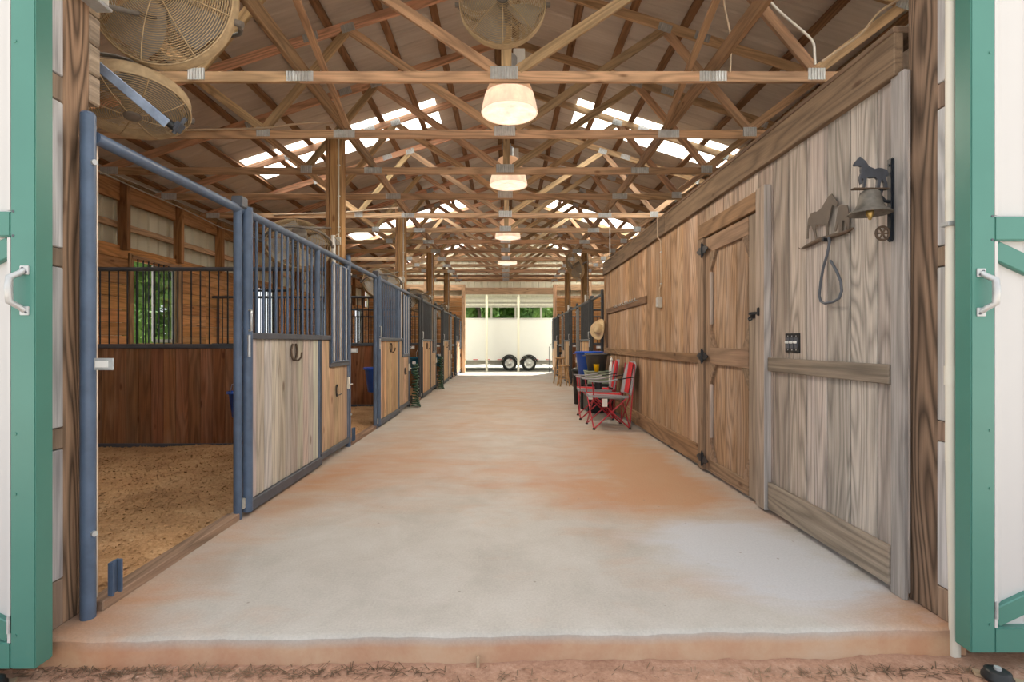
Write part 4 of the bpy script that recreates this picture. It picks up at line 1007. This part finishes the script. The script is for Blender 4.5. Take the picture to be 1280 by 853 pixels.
# blue flat bar carrying the tilted fan
o = bar('fan_strap', (-1.985, 2.50, 2.545), (-1.645, 2.50, 2.26), .045, .010, 'strap_blue', None, None, (0, -1, 0)); tag(o, 'flat blue steel strap reaching across the tilted fan', 'bracket')
mb = MB(); mb.bbox((-1.645, 2.51, 2.262), (.03, .05, .045), .004); mb.cyl((-1.645, 2.47, 2.262), (-1.645, 2.57, 2.262), .010, 8); mb.buildw('clamp', 'dark_steel', o)
mb = MB(); mb.tube([(-1.745, 2.498, 2.343), (-1.655, 2.498, 2.268)], .020, 6); mb.buildw('strap_wrap', 'plastic_black', o)
for j in range(4): fan((-2.21, 5.46+PER*j, 2.23), (-.4, .75, -.5), 'dusty basket fan tilted over the %s stall from its post' % ORD[j], .33, 16, 0, (-1.98, 5.88+PER*j, 2.5))
fan((1.68, 12.7, 3.07), (-.85, -.35, -.38), 'dusty basket fan on the post beyond the tack room', .34, 16, 0, (1.97, 13.15, 3.1))

# cables strung along the roof
def cable(name, pts, r, label, mat='cable'):
    P = [Vector(p) for p in pts]; out = []
    for i in range(len(P)-1):
        for q in range(6): out.append(P[i].lerp(P[i+1], q/6))
    out.append(P[-1])
    for _ in range(2): out = [out[0]]+[(out[i-1]+out[i]*2+out[i+1])/4 for i in range(1, len(out)-1)]+[out[-1]]
    mb = MB(); mb.tube(out, r, 6); tag(mb.build(name, mat), label, 'cable')
cable('electric_cable', [(-4.9, 5.63, 3.50), (-3.6, 5.63, 3.515), (-3.0, 5.64, 3.53), (-2.65, 5.645, 3.54), (-2.2, 5.64, 3.60), (-1.9, 5.66, 3.61)], .012, 'tan cable lying along the second truss to the first aisle post')
cable('electric_cable', [(-4.2, 9.3, 3.50), (-3, 9.29, 3.53), (-2.2, 9.29, 3.60), (-1.95, 9.31, 3.62)], .014, 'tan cable lying along a truss to the second aisle post')
cable('electric_cable', [(-5.325, 6.2+.0, 3.46), (-5.325, 7.4, 3.41), (-5.325, 8.5, 3.40), (-5.325, 9.7, 3.33), (-5.325, 10.8, 3.42), (-5.325, 12, 3.38)], .010, 'pale cable sagging along the top of the stall side wall', 'conduit_grey')
cable('electric_cable', [(2.62, 4.38, 3.56), (2.60, 4.36, 3.75), (2.30, 4.36, 4.0), (2.12, 4.36, 4.2)], .010, 'white cable looping up a web of the first truss', 'white_plastic')
cable('electric_cable', [(2.66, 4.36, 3.57), (3.0, 4.36, 3.80), (3.15, 4.37, 4.0), (3.4, 4.38, 4.15)], .010, 'tan cable lying along the outer web of the first truss')
cable('electric_cable', [(1.92, 4.43, 3.52), (1.93, 4.42, 3.8), (1.86, 4.42, 4.1), (1.86, 4.42, 4.4)], .008, 'thin tan cable dropping to the chord of the first truss')
cable('electric_cable', [(1.80, 8.98, 2.70), (1.80, 8.98, 3.1), (1.80, 8.98, 3.5)], .009, 'white cable dropping from the trusses to the tack room wall', 'white_plastic')

# ---------------------------------------------------------------- camp chairs
def camp_chair(x, y, rz, label):
    t = thing('camp_chair', label, 'chair', (x, y, 0), 'red and grey camp chairs')
    # local: faces -X, depth along X (front -0.25, back 0.25), width along Y
    fx, bx, hy = -.25, .25, .25; R_ = .0095
    def tb(nm, p, q, m='red_tube', r=R_):
        mb = MB(); mb.tube([p, q], r, 7); return mb.build(nm, m, t)
    for s in (-1, 1):
        yy = s*hy
        tb('leg', (fx, yy, .01), (bx, yy*.96, .47)); tb('leg', (bx, yy, .01), (fx, yy*.96, .47))          # side crosses
        tb('back_post', (bx, yy*.96, .01), (bx+.07, yy*.96, .90)); tb('arm_post', (fx, yy*.96, .44), (fx-.02, yy, .66))
        for xx in (fx, bx): mb = MB(); mb.lathe([(0, 0), (.022, 0), (.02, .012), (.012, .03), (0, .03)], 10, Matrix.Translation((xx, yy, 0))); mb.build('foot', 'plastic_black', t)
        # arm rest
        mb = MB(); vs = []; 
        for q in range(7):
            f = q/6; xx = fx-.07+f*(.40); z = .675-.02*math.sin(f*math.pi)+.02*f; wv = .055 if f < .7 else .055-.09*(f-.7)
            vs += [(xx, yy-wv, z), (xx, yy+wv, z), (xx, yy+wv, z-.014), (xx, yy-wv, z-.014)]
        fs = []
        for q in range(6):
            for k in range(4): fs.append((q*4+k, q*4+(k+1) % 4, q*4+4+(k+1) % 4, q*4+4+k))
        fs += [(0, 1, 2, 3), (24, 25, 26, 27)]
        mb.add(vs, fs); mb.build('armrest', 'fabric_grey', t)
        mb = MB(); mb.tube([(fx+.30, yy, .68), (bx+.055, yy, .72)], .008, 6); mb.build('arm_strap', 'fabric_black', t)
    tb('leg', (fx, -hy, .01), (fx, hy, .45)); tb('leg', (fx, hy, .01), (fx, -hy, .45)); tb('leg', (bx, -hy, .01), (bx, hy, .45)); tb('leg', (bx, hy, .01), (bx, -hy, .45))
    # cup holder in near arm
    mb = MB(); mb.lathe([(.05, 0), (.05, -.10), (.045, -.11), (0, -.11), (0, -.105), (.045, -.10), (.046, 0)], 14, Matrix.Translation((fx+.06, -hy, .665))); mb.build('cup_holder', 'fabric_black', t)
    # seat sling: grey middle and red side wings
    def sling(name, mat, y0, y1, dz=0.0, seat=True, th=.012):
        mb = MB(); vs = []; nx, ny = 8, 6
        for a in range(nx+1):
            f = a/nx
            for c in range(ny+1):
                g = c/ny; yy = y0+(y1-y0)*g; sag = .05*math.cos(yy/hy*math.pi/2)
                if seat: p = (fx-.02+f*(.50), yy, .475-sag*(.4+.6*f)-.01*f+dz)
                else:
                    z = .47+f*.46; p = (bx+.0+.075*f+.035*math.cos(yy/hy*math.pi/2), yy*(1-.10*f**3 if f > .5 else 1-.02*f), z-.075*(abs(yy)/hy)**2.5*f**3)
                vs.append(p)
        m = ny+1; k = len(vs); off = Vector((0, 0, -th)) if seat else Vector((th, 0, 0)); vs2 = [tuple(Vector(p)+off) for p in vs]
        fs = [(a*m+c, a*m+c+1, (a+1)*m+c+1, (a+1)*m+c) for a in range(nx) for c in range(ny)]
        fs2 = [tuple(q+k for q in f) for f in fs]
        rim = [c for c in range(m)]+[a*m+ny for a in range(1, nx+1)]+[nx*m+c for c in range(ny-1, -1, -1)]+[a*m for a in range(nx-1, 0, -1)]
        sd = [(rim[q], rim[(q+1) % len(rim)], rim[(q+1) % len(rim)]+k, rim[q]+k) for q in range(len(rim))]
        mb.add(vs+vs2, fs+fs2+sd, False); mb.build(name, mat, t)
    sling('seat', 'fabric_grey', -hy, hy, 0, True, .035); sling('seat_panel', 'fabric_red', -.21, -.13, .006, True, .004); sling('seat_panel', 'fabric_red', .13, .21, .006, True, .004)
    sling('backrest', 'fabric_grey', -hy, hy, 0, False, .022)
    mb = MB(); vs = []
    for a in range(9):
        f = .03+a/8*.93
        for g in (-.17, -.09, .0, .09): 
            vs.append((bx+.075*f+.035*math.cos(g/hy*math.pi/2)-.006, g+.04, .47+f*.46))
    mb.add(vs, [(a*4+c, a*4+c+1, a*4+5+c, a*4+4+c) for a in range(8) for c in range(3)]); so = mb.build('back_panel', 'fabric_red', t); sm = so.modifiers.new('thick', 'SOLIDIFY'); sm.thickness = .006
    mb = MB(); mb.box((-.10, -hy-.012, .37), (.07, .003, .11)); mb.build('care_tag', 'white_plastic', t)
    t.rotation_euler = (0, 0, rz)
camp_chair(1.44, 7.34, .04, 'red and grey folding camp chair with white tag, the one closer to the black hinges')
camp_chair(1.41, 8.22, -.06, 'red and grey folding camp chair standing next to the black trash can')
# clutter behind the chairs
t = thing('storage_chest', 'black plastic chest behind the camp chairs against plank wall', 'chest', (1.62, 9.1, 0))
mb = MB(); mb.bbox((1.58, 8.94, .235), (.42, .55, .44), .02); mb.buildw('body', 'plastic_black', t); mb = MB(); mb.bbox((1.58, 8.94, .475), (.45, .58, .04), .012); mb.buildw('lid', 'plastic_black', t)
def tub(loc, r0, r1, h, mat, label, cat='tub', name='feed_tub', nrm=28):
    t = thing(name, label, cat, loc)
    mb = MB(); mb.lathe([(0, 0), (r0, 0), (r1, h-.02), (r1+.014, h-.02), (r1+.014, h), (r1-.006, h), (r0-.006, .012), (0, .012)], nrm); mb.build('body', mat, t)
    for s in (-1, 1): mb = MB(); mb.tube([(s*(r1+.005), -.05, h-.03), (s*(r1+.04), -.03, h-.035), (s*(r1+.04), .03, h-.035), (s*(r1+.005), .05, h-.03)], .008, 6); mb.build('handle', mat, t)
    return t
t = thing('planter_tray', 'pale green plastic tray under the grey tub', 'tray', (1.57, 8.94, .495))
mb = MB(); vs = []
for wx, wy, z in ((.17, .15, .495), (.205, .18, .70), (.195, .17, .70), (.16, .14, .51)): vs += [(1.57-wx, 8.94-wy, z), (1.57+wx, 8.94-wy, z), (1.57+wx, 8.94+wy, z), (1.57-wx, 8.94+wy, z)]
mb.add(vs, [(j*4+k, j*4+(k+1) % 4, j*4+4+(k+1) % 4, j*4+4+k) for j in range(3) for k in range(4)]+[(0, 1, 2, 3), (12, 13, 14, 15)]); mb.buildw('body', 'plastic_sage', t)
mb = MB(); mb.tube([(1.57-.205, 8.94-.18, .70), (1.57+.205, 8.94-.18, .70), (1.57+.205, 8.94+.18, .70), (1.57-.205, 8.94+.18, .70)], .010, 6, True); mb.buildw('rim', 'plastic_sage', t)
tub((1.56, 8.95, .70), .145, .19, .30, 'plastic_grey', 'dark grey round tub on the pale green tray')
tub((1.52, 9.45, .60), .20, .25, .43, 'plastic_blue', 'blue tub standing behind the dark grey tub')
mb = MB(); mb.box((1.55, 9.45, .30), (.42, .36, .60)); o = mb.build('tack_trunk', 'plastic_black'); o.data.materials[0] = MAT['plastic_black']; tag(o, 'tall black trunk carrying the blue tub by the plank wall', 'trunk')
mb = MB(); mb.lathe([(0, 0), (.038, 0), (.05, .12), (.052, .125), (.046, .125), (.034, .008), (0, .008)], 20); o = mb.build('cup', 'plastic_yellow', None, (1.50, 8.84, .715)); tag(o, 'yellow plastic cup on the rim of the green tray', 'cup'); o.location = (1.53, 8.775, .70)
t = thing('spray_bottle', 'white plastic bottle beside the dark grey tub', 'bottle', (1.775, 8.72, .497))
mb = MB(); mb.lathe([(0, 0), (.042, 0), (.044, .01), (.044, .26), (.036, .31), (.018, .34), (.018, .38), (0, .38)], 18); mb.build('body', 'white_plastic', t); mb = MB(); mb.lathe([(0, .38), (.022, .38), (.022, .42), (.010, .43), (.008, .46), (0, .46)], 14); mb.build('cap', 'white_plastic', t)
t = thing('trash_can', 'black plastic trash can with lid beside the stall front', 'trash can', (1.45, 10.05, 0))
mb = MB(); mb.lathe([(0, .0), (.13, 0), (.165, .62), (.175, .62), (.175, .65), (.16, .65), (0, .65)], 24); mb.build('body', 'plastic_black', t); mb = MB(); mb.lathe([(.182, .64), (.182, .665), (.14, .70), (.05, .715), (0, .715)], 24); mb.build('lid', 'plastic_black', t); mb = MB(); mb.tube([(-.05, 0, .71), (-.04, 0, .745), (.04, 0, .745), (.05, 0, .71)], .008, 6); mb.build('lid_handle', 'plastic_black', t)
# hat on a peg at the wall end
t = thing('straw_hat', 'tan straw cowboy hat hanging at the end of plank wall', 'hat', (1.755, 9.70, 1.44))
mb = MB(); vs = []; n = 32
def hatring(rx, ry, z, curl=0): return [(rx*math.cos(a), ry*math.sin(a), z+curl*abs(math.cos(a))**2) for a in [2*math.pi*i/n for i in range(n)]]
rings_ = [hatring(.17, .205, .0, .085), hatring(.155, .19, -.01, .05), hatring(.12, .16, -.005, .02), hatring(.085, .11, 0), hatring(.082, .105, .05), hatring(.072, .095, .10), hatring(.05, .075, .125), hatring(.012, .05, .105)]
mb.add([v for r in rings_ for v in r], [(j*n+i, j*n+(i+1) % n, (j+1)*n+(i+1) % n, (j+1)*n+i) for j in range(len(rings_)-1) for i in range(n)]+[[7*n+i for i in range(n)]], True); o = mb.build('crown_and_brim', 'straw', t); o.modifiers.new('thick', 'SOLIDIFY').thickness = .004
mb = MB(); mb.add([v for r in (hatring(.0865, .1115, .002), hatring(.0855, .1095, .028)) for v in r], [(i, (i+1) % n, n+(i+1) % n, n+i) for i in range(n)], True); mb.build('hat_band', 'rust_iron', t)
t.rotation_euler = (math.radians(75), math.radians(-10), math.radians(-50))
mb = MB(); mb.cyl((XR, 9.70, 1.44), (1.74, 9.70, 1.46), .012, 8); tag(mb.build('hat_peg', 'rust_iron'), 'dark peg holding the straw hat on plank wall', 'peg')
# wooden stools
def stool(x, y, h, rz, label):
    t = thing('wooden_stool', label, 'stool', (x, y, 0), 'wooden stools at the far end')
    mb = MB(); mb.lathe([(0, h-.035), (.15, h-.035), (.165, h-.02), (.165, h-.008), (.15, h), (0, h)], 24); mb.build('seat', 'stool_wood', t)
    L = []
    for k in range(4):
        a = math.pi/4+k*math.pi/2; p0 = Vector((.19*math.cos(a), .19*math.sin(a), 0)); p1 = Vector((.10*math.cos(a), .10*math.sin(a), h-.03)); L.append((p0, p1)); mb = MB(); mb.tube([p0, p0.lerp(p1, .5), p1], [.018, .023, .018], 8); mb.build('leg', 'stool_wood', t)
    for k in range(4):
        for f in ((.28, .55) if k % 2 else (.38,)): 
            mb = MB(); mb.tube([L[k][0].lerp(L[k][1], f), L[(k+1) % 4][0].lerp(L[(k+1) % 4][1], f)], .011, 6); mb.build('rung', 'stool_wood', t)
    t.rotation_euler = (0, 0, rz)
stool(1.56, 14.1, .58, .2, 'lower round pine stool in front of the taller stool'); stool(1.56, 15.0, .76, .5, 'taller round pine stool behind the lower stool')
# wreath-like tangle on the end wall
t = thing('coiled_rope', 'dark coiled rope bundle on the far wall beside the opening', 'rope', (2.05, 20.2, .9))
mb = MB()
for k in range(5): mb.tube([(2.12+(.12+.02*k)*math.cos(a*.26), 20.18-.03*k+.01*math.sin(a*1.1), .92+(.12+.018*k)*math.sin(a*.26)) for a in range(24)], .022, 6, True)
mb.buildw('coil', 'plastic_black', t); mb = MB(); mb.cyl((2.12, 20.3, 1.04), (2.12, 20.05, 1.06), .015, 8); mb.buildw('peg', 'black_iron', t)
# pole stand in the far opening
t = thing('pole_stand', 'thin dark pole with small hook standing outside the far opening', 'pole', (1.70, 20.75, -.1))
mb = MB(); mb.tube([(1.72, 20.75, -.1), (1.72, 20.75, 1.02)], .014, 7); mb.buildw('pole', 'dark_steel', t); mb = MB(); mb.tube([(1.72, 20.75, .98), (1.76, 20.75, 1.06), (1.80, 20.75, 1.14), (1.85, 20.75, 1.12)], .010, 6); mb.buildw('hook', 'dark_steel', t); mb = MB(); mb.bbox((1.74, 20.75, -.085), (.35, .1, .02), .004); mb.buildw('base', 'dark_steel', t)

# ---------------------------------------------------------------- beyond the far opening: carport, trailer, trees
C = thing('carport', 'cream metal carport over the white trailer', 'carport', (0, 25, -.1))
for k in range(12):
    vs, fs = corrugated(6.6, .915); mb = MB(); mb.add([(-5.5+.915*k+q, 22.2+p, 3.40-.028*p+z) for p, q, z in vs], fs); mb.buildw('roof_sheet', 'cream_siding', C)
for y in (22.55, 24.4, 26.4, 28.4): bar('purlin', (-5.5, y, 3.33-.028*(y-22.2)), (5.5, y, 3.33-.028*(y-22.2)), .06, .09, 'conduit_grey', C)
for x in (-3.9, -.87, .53, 3.7): bar('post', (x, 22.75, -.1), (x, 22.75, 3.30), .10, .10, 'cream_paint', C, None, (0, 1, 0))
for x in (-3.4, -.82, .50, 1.90, 4.4): bar('post', (x, 28.3, -.1), (x, 28.3, 3.16), .10, .10, 'conduit_grey', C, None, (0, 1, 0))
T = thing('horse_trailer', 'long white enclosed trailer on twin black wheels', 'trailer', (.6, 24.5, -.1)); yf = 23.45
mb = MB(); mb.bbox((.6, yf+1.2, 1.33), (9.0, 2.4, 1.90), .05); mb.buildw('body', 'trailer_white', T)
for x in (-1.7, -.4, 1.9, 3.0): mb = MB(); mb.box((x, yf-.002, 1.33), (.02, .008, 1.86)); mb.buildw('seam_strip', 'trailer_white', T)
mb = MB(); mb.bbox((.6, yf-.005, .40), (9.0, .03, .06), .006); mb.buildw('lower_rail', 'trailer_white', T); mb = MB(); mb.bbox((.6, yf+.01, 2.27), (9.02, .05, .06), .01); mb.buildw('upper_rail', 'alloy', T)
for k in range(16): mb = MB(); mb.box((-3.6+k*.55, yf-.022, .41), (.22, .006, .035)); mb.buildw('reflector', 'tail_red', T)
mb = MB(); mb.box((.6, yf+1.2, .25), (9, 1.6, .16)); mb.buildw('chassis', 'conduit_grey', T)
mb = MB(); mb.cyl((.53, yf-.01, .76), (.53, yf-.03, .76), .035, 12); mb.buildw('marker_lamp', 'tan_metal', T)
for x in (.14, 1.02):
    Wl = bpy.data.objects.new('wheel', None); COL.objects.link(Wl); Wl.parent = T; Wl.location = Vector((x, yf, .24))-wloc(T)
    M = Matrix.Rotation(math.pi/2, 4, 'X')
    mb = MB(); mb.lathe([(.20, -.2), (.29, -.2), (.335, -.17), (.34, -.1), (.34, -.02), (.325, .03), (.29, .05), (.215, .05), (.20, .02)], 32, M); mb.build('tyre', 'tyre', Wl)
    mb = MB(); mb.lathe([(.215, .045), (.205, .05), (.19, .01), (.10, .0), (.06, .03), (.05, .05), (0, .05)], 32, M)
    for a in range(8):
        d = Vector((math.cos(a*math.pi/4), 0, math.sin(a*math.pi/4))); mb.cyl(d*.07+Vector((0, -.012, 0)), d*.19+Vector((0, -.02, 0)), .018, 6)
    mb.build('rim', 'alloy', Wl)
    mb = MB(); pts = [(x+.40*math.cos(a), yf-.04, .24+.40*math.sin(a)) for a in [math.pi*(.06+.88*q/16) for q in range(17)]]; vs = []
    for p in pts: 
        c_ = Vector((x, 0, .24)); d = Vector((p[0]-x, 0, p[2]-.24)).normalized(); pv = Vector(p)
        for q, e in ((0, -.06), (0, .08), (-.05, .08), (-.05, -.06)): vs.append(pv+d*q+Vector((0, e, 0)))
    fs = [(i*4+k, i*4+(k+1) % 4, i*4+4+(k+1) % 4, i*4+4+k) for i in range(16) for k in range(4)]+[(0, 1, 2, 3), (64, 65, 66, 67)]
    mb.add(vs, fs); mb.buildw('fender', 'tyre', T)
# trees
_tree = {}
def tree(x, y, h, r, label, seed, dens=2600, leaf=.16):
    random.seed(seed); t = thing('leafy_tree', label, 'tree', (x, y, -.1), 'trees around the barn')
    mb = MB(); mb.tube([(0, 0, 0), (.05, .03, h*.3), (-.04, .06, h*.6), (.02, 0, h*.85)], [.16, .13, .09, .04], 8)
    for a in range(6): g = a*1.1; mb.tube([(0, 0, h*(.2+.09*a)), (r*.35*math.cos(g), r*.35*math.sin(g), h*(.32+.09*a)), (r*.7*math.cos(g), r*.7*math.sin(g), h*(.4+.09*a))], [.06, .04, .02], 6)
    mb.build('trunk', 'bark', t)
    mb = MB(); cl = [((lambda a, q: (q*math.cos(a), q*math.sin(a), h*random.uniform(.12, .95), r*random.uniform(.25, .45)))(random.uniform(0, 6.28), r*.58*math.sqrt(random.random()))) for _ in range(26)]
    for i in range(dens):
        c_ = random.choice(cl); d = Vector((random.gauss(0, 1), random.gauss(0, 1), random.gauss(0, 1))).normalized()*c_[3]*random.uniform(.6, 1); p = Vector(c_[:3])+d
        n_ = (d.normalized()+Vector((random.uniform(-.7, .7), random.uniform(-.7, .7), random.uniform(-.2, .9)))).normalized(); u = n_.orthogonal().normalized(); u = Matrix.Rotation(random.uniform(0, 6.28), 3, n_) @ u; v = n_.cross(u); L = leaf*random.uniform(.6, 1.3)
        mb.add([p-u*L, p+v*L*.5, p+u*L, p-v*L*.5], [(0, 1, 2, 3)])
    mb.build('crown', 'leaf', t); t['kind_of_leaf'] = 'broad'
    del t['kind_of_leaf']
trees = [(-7.2, 38, 8, 2.0), (-3.4, 36.5, 7, 1.9), (.2, 37.6, 8.5, 1.9), (4.0, 36.5, 7.5, 1.95), (7.8, 38.5, 8, 2), (-11, 9.5, 6.5, 1.7), (-11.5, 13.0, 7, 1.8), (-11, 17, 7, 1.9), (-10.8, 6.1, 6, 1.7), (-15, 11.2, 8, 2.1), (-9, 43, 10, 2.3), (-4.6, 42.5, 10, 2.3), (-.1, 43.5, 10, 2.3), (4.4, 42.5, 10, 2.3), (9, 43, 10, 2.3), (-15.2, 6.2, 8, 2.2), (-15.5, 15.8, 8, 2.3), (-15.2, 20.6, 8, 2.3), (-5.4, 33, 6.5, 1.75), (-1.75, 33.2, 7, 1.75), (1.95, 33, 6.8, 1.75), (5.6, 33.2, 7, 1.75)]
row = 0; grp = 0
for i, (x, y, h, r) in enumerate(trees):
    far = y > 30
    if far: row += 1
    else: grp += 1
    tree(x, y, h, r, ('green leafy tree beyond the carport, %s of the grove' % ORD[row-1]) if far else 'green leafy tree outside the stall windows, %s of the group' % ORD[grp-1], 100+i, 8000 if far else 6500, .22 if far else .16)
